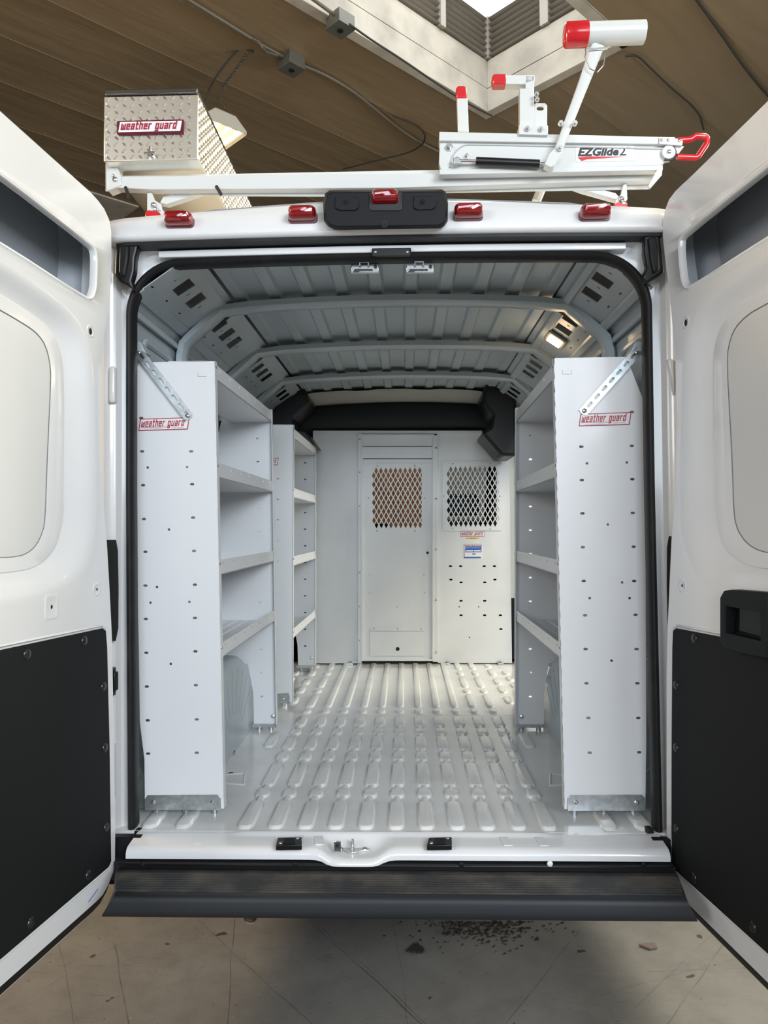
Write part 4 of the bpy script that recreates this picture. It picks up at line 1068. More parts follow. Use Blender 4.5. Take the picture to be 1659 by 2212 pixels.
    if foot:
        a = MB(); pts = px(foot, Yn-.005); a.plate(pts, [], V((0, .004, 0))); zc = min(p.z for p in pts); xs_ = [p.x for p in pts]
        a.box(min(xs_), max(xs_), Yn-.004, Yn+.05, zc, zc+.003)
        fb = a.build('foot_bracket', GALV, root, 'galvanised foot bracket', bevel=.001)
        a = MB()
        y_ = sum(p[1] for p in foot)/len(foot)+2; xa, xb = min(p[0] for p in foot), max(p[0] for p in foot)
        for x in ((xa+18, xb-18) if xb-xa > 60 else (xb-14,)): a.dome(P(x, y_, Yn-.005), (0, -1, 0), .0085, .006, 6); a.dome(P(x+1, y_, Yn-.011), (0, -1, 0), .0045, .006, 8)
        a.build('bracket_bolt', CHROME, fb)
        for X in (min(xs_)+.03, (min(xs_)+max(xs_))/2, max(xs_)-.03):
            a = MB(); a.cyl((X, Yn+.03, FZ-.001), (X, Yn+.03, zc+.001), .010, 14); a.build('levelling_foot', GALV, root)
    if foot and tab and len(tab) and cor_n[0][1] < 850:
        pp = [(296,1657),(303,1659),(310,1672),(313,1690),(313,1746),(296,1746)] if s < 0 else [(1393,1690),(1396,1670),(1403,1658),(1411,1657),(1411,1746),(1393,1746)]
        a = MB(); a.plate(px(pp, Yn+.02), [], V((0, .003, 0))); a.build('side_plate', GALV, root, 'grey rounded plate beside the end panel')
    # far foot bracket
    a = MB(); zf0 = bf.z-.012; xa, xb = sorted((bf.x+s*.006, s*.70)); a.box(xa, xb, Yf-.008, Yf+.05, zf0-.004, zf0+.012); a.build('far_foot_bracket', GALV, root, 'galvanised foot bracket')
    a = MB(); a.dome(P((cor_f[1][0]+(-10 if s < 0 else 16)), cor_f[1][1]-16, Yf-.003), (0, -1, 0), .012, .006, 10); a.build('panel_bolt', CHROME, root)
    for X in (xa+.03, xb-.03):
        a = MB(); a.cyl((X, Yf+.02, FZ-.001), (X, Yf+.02, zf0), .012, 12); a.build('levelling_foot', GALV, root)
    if strap:
        (x0, y0), (x1, y1) = strap; p0, p1 = P(x0, y0, Yn-.010), P(x1, y1, Yn-.006)
        ax_ = (p1-p0).normalized(); sd = ax_.cross(V((0, 1, 0))).normalized(); Ls = (p1-p0).length; hw = .016
        F_ = lambda u, v: p0+ax_*u+sd*v
        outl = [F_(0, -hw), F_(Ls-.008, -hw), F_(Ls, -hw*.5), F_(Ls, hw*.5), F_(Ls-.008, hw), F_(0, hw)]
        hs = [[F_(u, v) for u, v in slotloop(.026+.0365*k, 0, .0125, .0052)] for k in range(int(Ls/.0365)) if .04+.0365*k < Ls]
        a = MB(); a.plate(outl, hs, V((0, .0025, 0)))
        a.quadbox([F_(0, -hw), F_(Ls, -hw), F_(Ls, -hw+.002), F_(0, -hw+.002)]+[q+V((0, -.006, 0)) for q in (F_(0, -hw), F_(Ls, -hw), F_(Ls, -hw+.002), F_(0, -hw+.002))])
        sb = a.build('wall_brace', GALV, root, 'slotted galvanised brace strap running to the van wall')
        a = MB(); a.dome(F_(Ls-.012, 0)+V((0, -.001, 0)), (0, -1, 0), .0085, .007, 8); a.dome(F_(.012, 0)+V((0, -.001, 0)), (0, -1, 0), .007, .006, 8); a.build('brace_bolt', CHROME, sb)
        a = MB(); q = F_(0, 0); a.quadbox([V((q.x+s*dx, q.y+dy, q.z+dz)) for dy in (.0, .06) for dx, dz in ((-.03, -.01), (.06, .0), (.06, .03), (-.01, .03))]); a.build('wall_bracket', PAINTI, root, bevel=.004)
    if bdg:
        x0, y0, x1, y1 = bdg; p0 = P(x0, y1, Yn-.001); W = P(x1, y1, Yn).x-p0.x; Hh = P(x0, y0, Yn).z-p0.z
        badge(root, lambda u, v, w: V((p0.x+u, p0.y-w, p0.z+v+u*.02)), W, Hh, True)
    return root
LS = [(305,903,1),(307,975,1),(309,1048,1),(311,1121,1),(314,1192,1),(314,1265,1),(315,1337,1),(316,1410,1),(317,1483,1),(319,1556,1),(320,1628,1),
 (413,975,1),(415,1046,1),(417,1118,1),(419,1190,1),(421,1263,1),(421,1335,1),(422,1407,1),(423,1480,1),(425,1554,1),(425,1626,1),
 (319,1010,0),(404,1009,0),(365,1144,0),(339,1268,0),(325,1302,0),(409,1300,0),(369,1434,0)]
RS = [(1365,890,1),(1256,965,1),(1257,1037,1),(1258,1109,1),(1259,1182,1),(1261,1255,1),(1264,1329,1),(1265,1402,1),(1267,1476,1),(1271,1551,1),(1274,1626,1),
 (1365,963,1),(1366,1035,1),(1367,1108,1),(1369,1181,1),(1370,1255,1),(1373,1328,1),(1375,1402,1),(1377,1476,1),(1379,1551,1),(1381,1625,1),
 (1268,1001,0),(1354,999,0),(1313,1133,0),(1274,1292,0),(1344,1258,0),(1321,1427,0),(1360,1292,0)]
SHV = [(805, 897), (1019, 1048), (1227, 1201), (1405, 1331)]
shelf_unit(-1, .10, 1.16, ((464,779),(484,1747)), ((589,886),(600,1563)), SHV, [(300,783),(293,803),(289,900),(290,1000),(300,1400),(302,1560),(312,1640),(313,1747)],
  'tall white steel shelving unit just inside the left rear door, slotted end panel', LS, strap=((296,756),(410,904)), bdg=(299,905,410,931),
  foot=[(313,1750),(313,1727),(319,1718),(470,1717),(477,1724),(477,1749)], tab=[(427,804,446,813)])
shelf_unit(-1, 1.62, 2.62, ((634,917),(632,1517)), ((683,965),(683,1437)), [(930, 978), (1066, 1077), (1215, 1197), (1369, 1327)], [(560,917),(550,1000),(550,1400),(575,1515)],
  'white steel shelving unit further forward on the left, half hidden beside the partition', [(599,990,1),(600,1034,1),(600,1079,1),(600,1123,1),(600,1168,1),(600,1212,0)],
  foot=[(598,1519),(598,1499),(624,1497),(626,1502),(626,1517)], tab=[(611,933,620,938)])
shelf_unit(1, .10, 1.16, ((1196,773),(1219,1748)), ((1112,883),(1111,1564)), SHV, [(1353,771),(1358,784),(1388,860),(1391,900),(1394,1100),(1396,1600),(1394,1748)],
  'tall white steel shelving unit just inside the right rear door, corner cut off', RS, strap=((1380,756),(1257,893)), bdg=(1250,894,1364,921),
  foot=[(1226,1752),(1226,1725),(1233,1718),(1386,1717),(1393,1724),(1393,1751)], tab=[(1215,799,1235,808),(1324,795,1338,803)])
# the sticker fragment on the second unit
_u2 = [o for o in bpy.data.objects if o.name == 'shelving_unit.001'][0]
p0 = P(548, 1005, 1.618); W = P(602, 1005, 1.618).x-p0.x
badge(_u2, lambda u, v, w: V((p0.x+u, p0.y-w, p0.z+v)), W, .038, True)

# ================================================================== PARTITION
YP = 2.90
PT = thing('partition', 'white steel bulkhead with a door and two mesh windows at the front of the load bay', 'partition', (0, YP, FZ))
def seam(mb, pts, Y, w=.004):
    for (a, b) in zip(pts, pts[1:]):
        pa, pb = P(*a, Y), P(*b, Y); d = (pb-pa).normalized(); q = d.cross(V((0, 1, 0)))*w
        mb.quadbox([pa-q, pa+q, pb+q, pb-q]+[p+V((0, .004, 0)) for p in (pa-q, pa+q, pb+q, pb-q)])
def slots(lst, Y, a=.012, b=.006): 
    out = []
    for x, y in lst: c = P(x, y, Y); out.append([V((u, Y, z)) for u, z in slotloop(c.x, c.z, a, b)])
    return out
a = MB(); pxprism(a, [(676,937),(779,935),(779,1432),(676,1432)], YP, .003); a.build('left_panel', POWD2, PT)
a = MB(); pxbox(a, 773, 936, 781, 1432, YP-.022, .022); pxbox(a, 676, 930, 1042, 937, YP-.012, .03); pxbox(a, 935, 940, 946, 1430, YP-.022, .022); pxbox(a, 677, 1428, 781, 1433, YP-.012, .014); a.build('frame_rail', POWD2, PT, bevel=.002)
sls = [(973,1223),(995,1223),(1046,1223),(1068,1223),(974,1252),(996,1258),(1047,1258),(1069,1252),(996,1298),(1047,1298),(996,1329),(1047,1329),(1081,1329),(1082,1359)]
scr2 = [(965,1007),(1073,1007),(1073,1138),(965,1138)]
scr1 = [(803,1010),(911,1010),(911,1141),(803,1141)]
a = MB(); a.plate(px([(944,937),(1038,934),(1083,979),(1100,979),(1106,1432),(946,1432)], YP), slots(sls, YP)+slots([(992,1311),(1034,1311),(1014,1377)], YP, .005, .0045)+[px(scr2, YP)], V((0, .003, 0)))
a.build('right_panel', POWD2, PT)
# door leaf
a = MB(); a.plate(px([(784,992),(935,992),(939,1427),(784,1427)], YP-.006), [px(scr1, YP-.006)], V((0, .006, 0))); DL = a.build('partition_door', POWD2, PT)
a = MB(); pxbox(a, 783, 942, 934, 964, YP-.012, .010); pxbox(a, 783, 965, 934, 990, YP-.020, .018); a.build('transom', POWD2, PT, bevel=.002)
a = MB(); pxbox(a, 780, 940, 784, 1428, YP-.024, .02); pxbox(a, 934, 940, 938, 1428, YP-.024, .02); pxbox(a, 780, 1424, 939, 1428, YP-.022, .02); pxbox(a, 780, 938, 938, 942, YP-.024, .02); a.build('door_frame', POWD2, PT, bevel=.001)
a = MB(); pxbox(a, 799, 1364, 918, 1417, YP-.010, .004); pxbox(a, 800, 1355, 917, 1363, YP-.012, .006); fp = a.build('lower_flap', POWD2, DL, bevel=.0015)
for x in (808, 859, 910):
    a = MB(); a.dome(P(x, 1358, YP-.012), (0, -1, 0), .006, .003, 8); a.build('hinge_rivet', GALV, DL)
a = MB(); a.plate(circ((859, 1402), 4.2, lambda x, y: P(x, y, YP-.0105), 16), [], V((0, .0005, 0))); a.plate(circ((923.5, 1194), 3, lambda x, y: P(x, y, YP-.0065), 16), [], V((0, .0005, 0))); a.build('lock_hole', DARKV, DL)
a = MB()
for x, y in ((799, 1241), (916, 1241), (799, 1280), (917, 1280), (923, 1186), (923, 1201), (858, 1311)): a.dome(P(x, y, YP-.006), (0, -1, 0), .006 if y > 1210 else .003, .002, 8)
a.build('door_rivet', GALV, DL)
def screen(c0, plate_px, Y, cols, parent, label):
    x0, y0, x1, y1 = c0
    A_ = P(x0, y0, Y); Bq = P(x1, y1, Y); X0_, Z1, X1_, Z0 = A_.x, A_.z, Bq.x, Bq.z
    p = (X1_-X0_)/(2*cols+1); q = (Z1-Z0)/14
    holes = []
    for r in range(13):
        for c in range(cols+1 if r % 2 else cols):
            cx = X0_+p*(1 if r % 2 else 2)+2*p*c-(0 if r % 2 else 0); cz = Z1-q*(r+1)
            if cx+p*.7 > X1_+p: continue
            holes.append([V((cx-p*.76, Y, cz)), V((cx, Y, cz-q*.80)), V((cx+p*.76, Y, cz)), V((cx, Y, cz+q*.80))])
    a = MB(); a.plate(px(plate_px, Y), holes, V((0, .003, 0))); o = a.build('mesh_screen', POWD2, parent, label)
    xa, ya, xb, yb = plate_px[0][0], plate_px[0][1], plate_px[2][0], plate_px[2][1]
    a = MB()
    for x, y in ((xa+22, ya+5), (xb-24, ya+5), (xa+22, yb-4), (xb-24, yb-4), (xa+3, (ya+yb)/2), (xb-3, (ya+yb)/2)): a.dome(P(x, y, Y), (0, -1, 0), .006, .003, 8)
    a.build('screen_screw', GALV, o)
    return o
screen((802,1008,913,1143), [(793,1001),(920,1001),(920,1151),(793,1151)], YP-.010, 10, PT, 'white perforated screen in the door')
screen((963,1005,1075,1140), [(956,997),(1082,996),(1083,1146),(956,1147)], YP-.005, 10, PT, 'white perforated screen in the right panel')
a = MB()
for y in (949, 1020, 1093, 1300-63, 1310, 1383): a.dome(P(777, y, YP-.022), (-.3, -1, 0), .006, .006, 8)
a.build('frame_bolt', GALV, PT)
a = MB()
for y in (968, 1078, 1187, 1297, 1409): a.dome(P(942, y, YP-.022), (0, -1, 0), .009, .006, 10)
a.build('frame_bolt', CHROME, PT)
a = MB()
for x in (757, 966, 1080): a.box(P(x, 1430, YP).x-.02, P(x, 1430, YP).x+.02, YP-.04, YP+.01, FZ+.002, FZ+.014); a.cyl(P(x, 1428, YP-.02), P(x, 1433, YP-.02), .01, 8)
a.build('floor_clip', GALV, PT)
a = MB(); pxbox(a, 1097, 984, 1113, 1292, YP+.03, .02); a.build('side_filler', mat('warm_lit_door_edge', (.80, .78, .66), .4), PT, 'strip beside the right panel, warm light painted in as cream'); a = MB(); pxbox(a, 1100, 1292, 1111, 1424, YP+.03, .02); a.build('lower_filler', BLACKP, PT)  # cream of the upper strip paints warm light on the door jamb
fP = lambda x, y, Y=YP-.0008: (lambda u, v, w, c=P(x, y, Y): V((c.x+u, c.y-w, c.z+v)))
sc_ = 5.3/1600
badge(PT, fP(994, 1159), 54*sc_, 11.5*sc_, True)
a = MB(); f = fP(1007, 1174); a.fbox(f, 0, 28*sc_, 0, 13*sc_, 0, .0006); st = a.build('warning_sticker', STWH, PT, 'small yellow and white caution sticker')
a = MB(); a.fbox(f, 0, 28*sc_, 9*sc_, 13*sc_, .0006, .001); a.build('caution_band', STYEL, st)
text_obj('CAUTION', f, 7*sc_, 10*sc_, 3*sc_, STBLK, st, w=.0013)
for k in range(4): text_obj('xxxx xxxxx xxxx xxxx xx'.replace('x', '-'), f, 2*sc_, (1+2*k)*sc_, 1.6*sc_, STBLK, st, w=.0009, name='fine_print', width=23*sc_)
a = MB(); f = fP(1001, 1207); W, Hh = 42*sc_, 31*sc_
a.fbox(f, 0, W, 0, Hh, 0, .0006); st = a.build('registration_sticker', STWH, PT, 'red white and blue product registration sticker')
a = MB(); a.fbox(f, W*.1, W*.93, Hh*.45, Hh*.87, .0006, .001); a.fbox(f, W*.02, W*.9, Hh*.03, Hh*.13, .0006, .001); a.build('blue_panel', STBLUE, st)
a = MB(); a.fbox(f, W*.14, W*.5, Hh*.5, Hh*.6, .001, .0014); a.fbox(f, W*.54, W*.9, Hh*.5, Hh*.6, .001, .0014); a.build('form_box', STWH, st)
a = MB()
for k in range(7): a.fbox(f, W*(.46+.025*k), W*(.46+.025*k+.012), Hh*.26, Hh*.38, .0006, .001)
a.build('bar_code', STBLK, st)
text_obj('REGISTRATION', f, W*.02, Hh*.89, Hh*.13, STRED, st, w=.0012, width=W*.94, bold=.03)
text_obj('PRODUCT', f, W*.08, Hh*.14, Hh*.12, STRED, st, w=.0012, width=Hh*.72, vert=True, bold=.02)
text_obj('PRODUCT REGISTRATION', f, W*.14, Hh*.74, Hh*.06, STWH, st, w=.0013, width=W*.7)

# ================================================================== TOOL BOX ON THE ROOF
YB = -.055
bx0, bx1 = P(224, 270, YB).x, P(428, 270, YB).x; bz1 = P(330, 202, YB).z; bz0 = P(330, 347, YB).z
TB = thing('roof_tool_box', 'long diamond plate aluminium box lying along the left of the roof rack', 'tool box', ((bx0+bx1)/2, YB+.9, bz0))
LB = 1.9
def diamonds(mb, f, u0, u1, v0, v1, p=.0265, h=.0030):
    i = 0; v = v0+p*.5
    while v < v1-.004:
        j = 0; u = u0+p*.55
        while u < u1-.004:
            sgn = 1 if (i+j) % 2 else -1
            c, s_ = math.cos(.78*sgn), math.sin(.78*sgn); a, b = .0125, .0036
            pr = [f(u+x*c-y*s_, v+x*s_+y*c, w) for x, y, w in ((-a, 0, 0), (-a*.35, -b, 0), (a*.35, -b, 0), (a, 0, 0), (a*.35, b, 0), (-a*.35, b, 0))]
            t1, t2 = f(u-a*.45*c, v-a*.45*s_, h), f(u+a*.45*c, v+a*.45*s_, h)
            vv = [mb.bm.verts.new(q) for q in pr+[t1, t2]]
            for fc in ((0,1,6),(1,2,7,6),(2,3,7),(3,4,7),(4,5,6,7),(5,0,6)): mb.bm.faces.new([vv[k] for k in fc])
            u += p; j += 1
        v += p*.80; i += 1
a = MB(); a.box(bx0, bx1, YB, YB+LB, bz0, bz1-.006); bd = a.build('box_body', ALU, TB, bevel=.003)
a = MB(); diamonds(a, lambda u, v, w: V((u, YB-w, v)), bx0, bx1, bz0, bz1-.01)
a.bm.verts.ensure_lookup_table(); a.build('tread_pattern', ALU, bd, smooth=15)
a = MB(); diamonds(a, lambda u, v, w: V((bx1+w, u, v)), YB, YB+LB, bz0, bz1-.01); a.build('tread_pattern', ALU, bd, smooth=15)
a = MB(); a.box(bx0+.006, bx1-.002, YB-.004, YB+LB, bz1-.004, bz1+.014); a.build('box_lid', mat('dark_lid_edge', (.16, .145, .13), .3, metal=.9), TB, bevel=.003)
zc = P(300, 277, YB).z; xa, xb = P(254, 277, YB).x, P(399, 277, YB).x
a = MB(); a.loft([[V((x, YB+d, z)) for x, z in rrect(xa+q, xb-q, zc-.024+q, zc+.022-q, .006)] for d, q in ((0, 0), (-.007, 0), (-.009, .002))], True, False, True); bg = a.build('badge', mat('maroon_badge', (.12, .01, .025), .3), TB, 'maroon and white maker badge')
fb = lambda u, v, w: V((xa+u, YB-.009-w, zc+v))
a = MB(); W = xb-xa; sk = .006
a.plate([fb(.006, -.017, 0), fb(W-.012, -.017, 0), fb(W-.006, .016, 0), fb(.012, .016, 0)], [], V((0, -.001, 0))); a.build('badge_face', STWH, bg)
a = MB(); letters(a, 'weather guard', fb, .016, -.008, W-.042, .0155, .001, .003); a.build('badge_lettering', STRED, bg)
c = P(326, 334, YB-.004); a = MB(); a.cyl(c+V((0, .006, 0)), c+V((0, -.006, 0)), .010, 14); a.quadbox([c+V((x, -.009+d, z)) for d in (0, -.006) for x, z in ((-.018, -.005), (.018, -.002), (.018, .004), (-.018, .001))]); a.box(c.x-.003, c.x+.003, c.y-.012, c.y-.004, c.z-.004, c.z+.022); a.build('latch', CHROME, TB)
# ================================================================== LADDER RACK
RK = thing('ladder_rack', 'white ladder rack with sliding clamp arm and red grips across the van roof', 'ladder rack', (0, .2, 2.5))
YR = -.012
def tprism(mb, poly, Y=YR, dep=.03): return pxprism(mb, poly, Y, dep)
a = MB(); tprism(a, [(228,352),(240,350),(256,380),(1432,358),(1401,408),(850,418),(700,424),(490,423),(228,413)], YR+.036, .004); a.build('bar_web', RACKW, RK)
a = MB(); tprism(a, [(240,381),(948,374),(1432,359),(1418,388),(850,406),(330,409),(240,405)], YR, .036); a.build('crossbar', RACKW, RK, 'long white rear crossbar', bevel=.002)
zb0 = P(850, 407, YR).z
a = MB(); tprism(a, [(228,350),(250,352),(262,382),(262,400),(232,412)], YR-.004, .045); a.build('bar_end', RACKW, RK, bevel=.003)
a = MB(); a.dome(P(249, 388, YR-.004), (0, -1, 0), .010, .006, 8); a.dome(P(245, 380, YR-.004), (0, -1, 0), .006, .006, 8); a.build('end_bolt', CHROME, RK)
for pts in (((271, 404), (279, 427)), ((467, 402), (478, 421))):
    a = MB(); p0, p1 = P(*pts[0], YR-.002), P(*pts[1], YR-.002); a.tube([p0, p1], .0055, 8); a.build('bar_slot', STBLK, RK)
for x0, x1, fx, mir in ((330, 420, 318, 1), (1345, 1250, 1352, -1)):
    a = MB()
    if mir > 0: tprism(a, [(345,438),(352,425),(425,410),(438,414),(420,421),(360,441)], YR+.04, .03)
    else: tprism(a, [(1340,428),(1330,417),(1255,398),(1240,404),(1260,411),(1335,432)], YR+.04, .03)
    a.build('knee_brace', RACKW, RK, bevel=.002)
    a = MB()
    if mir > 0: tprism(a, [(317,416),(327,414),(334,432),(348,440),(350,458),(340,462),(318,456)], YR+.02, .012)
    else: tprism(a, [(1346,398),(1354,395),(1356,430),(1350,437),(1338,440),(1332,455),(1325,458),(1330,432),(1341,420)], YR+.02, .012)
    ft = a.build('mounting_foot', RACKW, RK, bevel=.003)
    a = MB(); c = (332, 443) if mir > 0 else (1342, 430); a.dome(P(*c, YR+.018), (0, -1, 0), .010, .008, 8); a.dome(P(c[0]+4, c[1]+9, YR+.015), (0, -1, 0), .008, .008, 8); a.build('foot_bolt', CHROME, ft)
    a = MB(); q = P(*((338, 455) if mir > 0 else (1335, 447)), YR+.03); a.box(q.x-.025, q.x+.025, YR+.02, YR+.09, 2.498, q.z); a.build('foot_base', RACKW, RK, bevel=.003)
a = MB(); pA, pB = P(1172, 408, .28), P(1160, 440, .28); a.tube([P(1175, 395, .22), P(1158, 436, .22)], .016, 8); a.build('lower_stay', RACKW, RK)
# front crossbar and feet so that the rack and box are carried at the other end
a = MB(); a.box(-.93, .88, 1.5, 1.54, zb0, zb0+.045); a.box(-.85, -.81, 1.5, 1.54, 2.50, zb0+.01); a.box(.78, .82, 1.5, 1.54, 2.50, zb0+.01); a.build('front_crossbar', RACKW, RK, bevel=.002)
a = MB(); a.box(bx0, bx0+.018, YR, YR+.04, zb0+.04, bz0); a.box(bx0+.05, bx1-.05, 1.5, 1.54, zb0+.045, bz0); a.build('box_support', RACKW, RK, bevel=.002)
# slide rail assembly
YS = -.05
a = MB(); tprism(a, [(950,304),(1446,314),(1446,340),(1428,358),(962,370),(952,366),(948,352)], YS, .03); a.build('slide_plate', RACKW, RK, bevel=.003)
a = MB(); tprism(a, [(949,284),(1458,296),(1458,312),(949,304)], YS-.012, .05); a.build('slide_rail', RACKW, RK, bevel=.002)
a = MB(); tprism(a, [(1424,296),(1476,300),(1474,314),(1424,311)], YS-.018, .012); tprism(a, [(1448,314),(1478,316),(1466,332),(1448,330)], YS-.006, .02); a.build('rail_end', RACKW, RK, bevel=.001)
a = MB()
for x, y in ((1429, 303), (1443, 303), (1467, 304)): a.dome(P(x, y, YS-.018), (0, -1, 0), .005, .005, 8)
a.build('rail_bolt', CHROME, RK)
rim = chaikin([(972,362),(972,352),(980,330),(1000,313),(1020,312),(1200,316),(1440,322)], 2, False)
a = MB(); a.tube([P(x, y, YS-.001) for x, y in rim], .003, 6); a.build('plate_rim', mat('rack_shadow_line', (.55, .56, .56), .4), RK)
a = MB(); tprism(a, [(950,366),(1432,357),(1432,367),(950,377)], YS-.004, .03); tprism(a, [(1422,362),(1432,356),(1430,378),(1405,407),(1400,402)], YS-.006, .01); a.build('lower_flange', RACKW, RK, bevel=.001)
a = MB(); c = P(1443, 331, YS-.004); a.cyl(c+V((0, -.008, 0)), c+V((0, .02, 0)), .021, 24); pu = a.build('pulley', RACKW, RK)
a = MB(); a.tube([c+V((.024*math.cos(t), -.002, .024*math.sin(t))) for t in [math.radians(g) for g in range(-120, 100, 14)]], .003, 6, up=(0, 1, 0)); a.build('belt', STBLK, pu)
a = MB(); a.dome(c+V((0, -.008, 0)), (0, -1, 0), .008, .008, 8); a.build('pulley_bolt', CHROME, pu)
for x, y, r in ((970, 319, .013), (987, 347, .010), (1008, 338, .007)):
    a = MB(); c = P(x, y, YS); a.cyl(c, c+V((0, -.006, 0)), r, 6); a.cyl(c, c+V((0, -.016, 0)), r*.55, 10); a.build('slide_bolt', CHROME, RK)
# gas spring
a = MB(); a.cyl(P(1028, 348, YS-.022), P(1165, 354, YS-.022), .0125, 16); gs = a.build('gas_spring', BLACKT, RK, 'black gas spring')
a = MB(); a.cyl(P(992, 347, YS-.022), P(1030, 348, YS-.022), .0045, 10); a.cyl(P(1163, 354, YS-.022), P(1180, 355, YS-.022), .006, 10); a.build('spring_rod', CHROME, gs)
a = MB(); tprism(a, [(979,340),(995,340),(997,353),(980,355)], YS-.026, .01); tprism(a, [(1173,349),(1186,349),(1186,360),(1174,360)], YS-.03, .012); a.build('spring_eye', GALV, gs, bevel=.002)
fE = lambda u, v, w, c=P(1094, 353, YS-.0352): V((c.x+u, c.y-w, c.z+v))
# clamp arm
a = MB(); p0, p1 = P(1197, 348, YS-.035), P(1291, 100, YS-.035)
ws = (p1-p0).cross(V((0, 1, 0))).normalized()
a.loft([[p+ws*(x*k)+V((0, y, 0)) for x, y in rrect(-.0155, .0155, -.012, .012, .007, 3)] for p, k in ((p0, .8), (p0.lerp(p1, .15), .85), (p0.lerp(p1, .6), 1.05), (p1, 1.35))], True, True, True); a.build('clamp_arm', RACKW, RK, smooth=50)
a = MB(); tprism(a, [(1185,332),(1200,318),(1216,318),(1216,330),(1200,356),(1190,362),(1176,355)], YS-.052, .034); a.build('arm_knuckle', RACKW, RK, bevel=.003)
a = MB()
for x, y in ((1209, 321), (1211, 268), (1241, 268)): c = P(x, y, YS-.055); a.cyl(c, c+V((0, -.008, 0)), .009, 6); a.cyl(c, c+V((0, -.014, 0)), .005, 8)
a.build('arm_bolt', CHROME, RK)
a = MB(); a.tube([P(1266,112,YS-.05), P(1263,125,YS-.055), P(1273,148,YS-.06), P(1290,156,YS-.062), P(1304,140,YS-.06), P(1310,112,YS-.055)], .0016, 6); a.cyl(P(1264,108,YS-.05), P(1312,104,YS-.05), .004, 8); a.build('lock_pin', CHROME, RK)
p0, p1 = P(1268, 74, YS-.04), P(1391, 70, YS-.04); ux = (p1-p0).normalized()
a = MB(); a.tube([p0-ux*.01, p1], .036, 24, flat=.95); a.build('clamp_head', RACKW, RK, 'white oval tube head of the clamp arm', smooth=50)
q0 = P(1219, 76, YS-.04); a = MB(); a.tube([q0, q0+ux*.006, p0, p0+ux*.0], [.030, .037, .0375, .0375], 24); a.build('head_cap', RED, RK, 'red end cap', smooth=50)
# stop posts
a = MB(); tprism(a, [(987,210),(1010,210),(1013,285),(990,285)], .02, .03); a.build('stop_post', RACKW, RK, bevel=.004)
a = MB(); tprism(a, [(985,190),(989,185),(1004,185),(1008,190),(1009,212),(986,212)], .018, .034); a.build('post_cap', RED, RK, 'red end cap', bevel=.004)
a = MB(); tprism(a, [(1123,190),(1154,190),(1154,285),(1123,285)], YS-.01, .035); tprism(a, [(1135,162),(1154,162),(1154,195),(1135,195)], YS-.008, .03); tprism(a, [(1090,162),(1155,162),(1155,175),(1133,182),(1090,181)], YS-.008, .03); a.build('ladder_hook', RACKW, RK, bevel=.003)
a = MB(); tprism(a, [(1063,164),(1068,159),(1094,159),(1093,181),(1066,181)], YS-.011, .036); a.build('hook_cap', RED, RK, 'red end cap', bevel=.003)
a = MB(); pxprism(a, [(1152,228),(1157,223),(1178,223),(1182,228),(1182,283),(1152,283)], YS-.004, .006, [[(x, y) for x, y in slotloop(1167, 234, 8, 4.5)]]); a.build('slotted_ear', RACKW, RK, bevel=.001)
a = MB(); tprism(a, [(1121,270),(1184,271),(1184,292),(1121,290)], YS-.024, .04); a.build('hook_base', RACKW, RK, bevel=.002)
a = MB()
for x, y in ((1139, 279), (1168, 280), (1159, 205), (1160, 216)): c = P(x, y, YS-.026); a.cyl(c, c+V((0, -.006, 0)), .008, 6); a.cyl(c, c+V((0, -.012, 0)), .0045, 8)
a.build('hook_bolt', CHROME, RK)
hp = [(1462,304),(1491,302),(1494,300),(1501,295),(1504,294),(1524,295),(1527,298),(1527,309),(1525,313),(1508,338),(1504,341),(1462,339)]
a = MB(); a.tube([P(x, y, YS-.01) for x, y in hp], .0095, 10, up=(0, 1, 0)); a.build('pull_grip', RED, RK, 'red dipped pull grip', smooth=60)
# label on the slide plate
a = MB(); fL = lambda u, v, w, c=P(1244, 350, YS-.0005): V((c.x+u, c.y-w, c.z+v)); kx = 2.35/1600
a.plate([fL(x, y, 0) for x, y in rrect(0, 126*kx, 0, 34*kx, .004)], [], V((0, -.0006, 0))); lb = a.build('model_sticker', STWH, RK, 'white sticker with black and red lettering')
text_obj('EZGlide', fL, 4*kx, 13*kx, 24*kx, STBLK, lb, shear=.25, bold=.045, width=88*kx, w=.001)
text_obj('2', fL, 93*kx, 12*kx, 27*kx, STBLK, lb, width=15*kx, w=.001, bold=.008)
text_obj('TM', fL, 110*kx, 27*kx, 5*kx, STBLK, lb, w=.001)
a = MB(); a.plate([fL(x*kx, y*kx, .0008) for x, y in ((4, 10), (30, 11.5), (106, 9), (60, 6.5), (24, 5), (12, 1.5))], [], V((0, -.0004, 0))); a.build('red_swoosh', STRED if False else RED, lb)

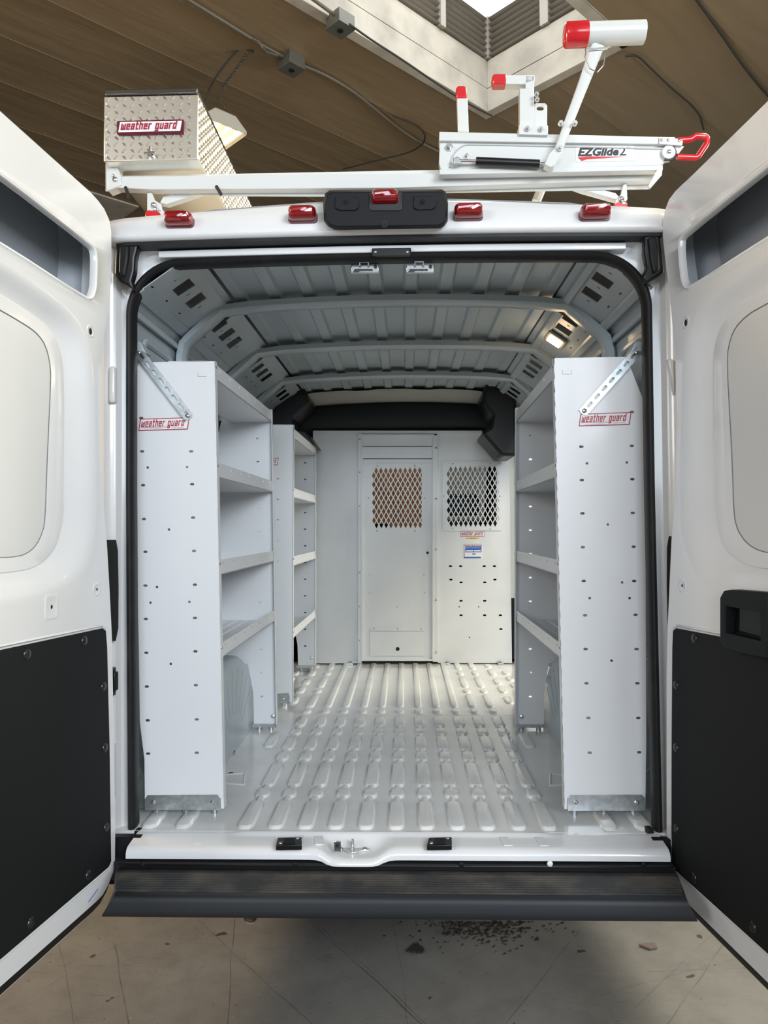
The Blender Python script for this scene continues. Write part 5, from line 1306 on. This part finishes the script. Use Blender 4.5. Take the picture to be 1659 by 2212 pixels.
# ================================================================== FLOOR LITTER
a = MB(); c = PZ(905, 2053, .004); r = random.Random(3)
a.plate([PZ(x, y, .003) for x, y in ((879,2056),(889,2050),(895,2040),(899,2044),(901,2037),(905,2044),(915,2050),(917,2058),(911,2060),(908,2057),(903,2061),(897,2057),(891,2060))], [], V((0, 0, .006)))
tag(a.build('debris_scrap', CABLEM), 'ragged black scrap on the concrete below the middle of the bumper', 'debris')
a = MB(); a.plate([PZ(x, y, .003) for x, y in ((1380,2043),(1400,2040),(1414,2039),(1420,2050),(1404,2052))], [], V((0, 0, .006)))
tag(a.build('debris_scrap', mat('brown_scrap', (.13, .10, .085), .7)), 'flat brown pointed chip on the bright concrete at the lower right', 'debris')
a = MB(); r = random.Random(5)
for k in range(420):
    x = r.gauss(1045, 70); y = 1990+abs(r.gauss(0, 22)); s_ = r.uniform(.002, .006)
    if y > 2090: continue
    p = PZ(x, y, .001); t = r.uniform(0, 6)
    a.plate([p+V((s_*math.cos(t+q)*r.uniform(.6, 1.3), s_*math.sin(t+q)*r.uniform(.6, 1.3), 0)) for q in (0, 1.4, 2.9, 4.3)], [], V((0, 0, .002)))
o = a.build('dirt_flecks', CABLEM); tag(o, 'scatter of tiny black dirt flecks on the floor under the bumper', 'debris'); o['kind'] = 'stuff'

# ================================================================== LIGHT
def area(name, loc, target, sx, sy, power, col, spread=180):
    l = bpy.data.lights.new(name, 'AREA'); l.shape = 'RECTANGLE'; l.size = sx; l.size_y = sy; l.energy = power; l.color = col; l.spread = math.radians(spread)
    o = bpy.data.objects.new(name, l); COL.objects.link(o); o.location = loc
    d = V(target)-V(loc); o.rotation_euler = d.to_track_quat('-Z', 'Y').to_euler(); return o
# daylight of the open roller door, behind and to the right of the camera
area('roller_door_daylight', (3.6, -6.4, 3.8), (0, .8, 1.2), 3.0, 2.4, 415, (.86, .93, 1))
area('axial_fill', (.2, -8.3, 3.1), (0, .8, 1.4), 3.2, 2.2, 205, (.76, .88, 1))  # added fill behind the camera, brightens the partition deep inside
area('side_door_daylight', (-5.0, -6.0, 3.4), (0, .8, 1.2), 2.0, 2.0, 175, (.95, .95, .95))
area('right_skylight_daylight', (3.2, .4, 5.1), (2.6, .2, 0), 1.2, 2.4, 350, (1, .93, .72))
area('side_window_daylight', (6.5, 2.4, 2.6), (0, 2.3, 1.2), 2.5, 2.2, 115, (1, .96, .84), 100)
area('left_lamps', (-6.5, 1.5, 4.2), (-1.0, -.2, 0), 2.5, 1.2, 200, (1, .76, .48), 120)
sk = B((wx0+wx1)/2, (wy0+wy1)/2, wz2-.03); area('skylight_daylight', sk, sk-V((0, 0, 1)), 1.9, .9, 13, (.93, .97, 1)).rotation_euler = (0, 0, math.radians(45))
W = bpy.data.worlds.new('world'); SC.world = W; W.use_nodes = True
W.node_tree.nodes['Background'].inputs[0].default_value = (.75, .82, .9, 1); W.node_tree.nodes['Background'].inputs[1].default_value = .6
vs = SC.view_settings; vs.view_transform = 'Standard'; vs.look = 'None'; vs.gamma = 1; vs.exposure = 0; vs.use_curve_mapping = False
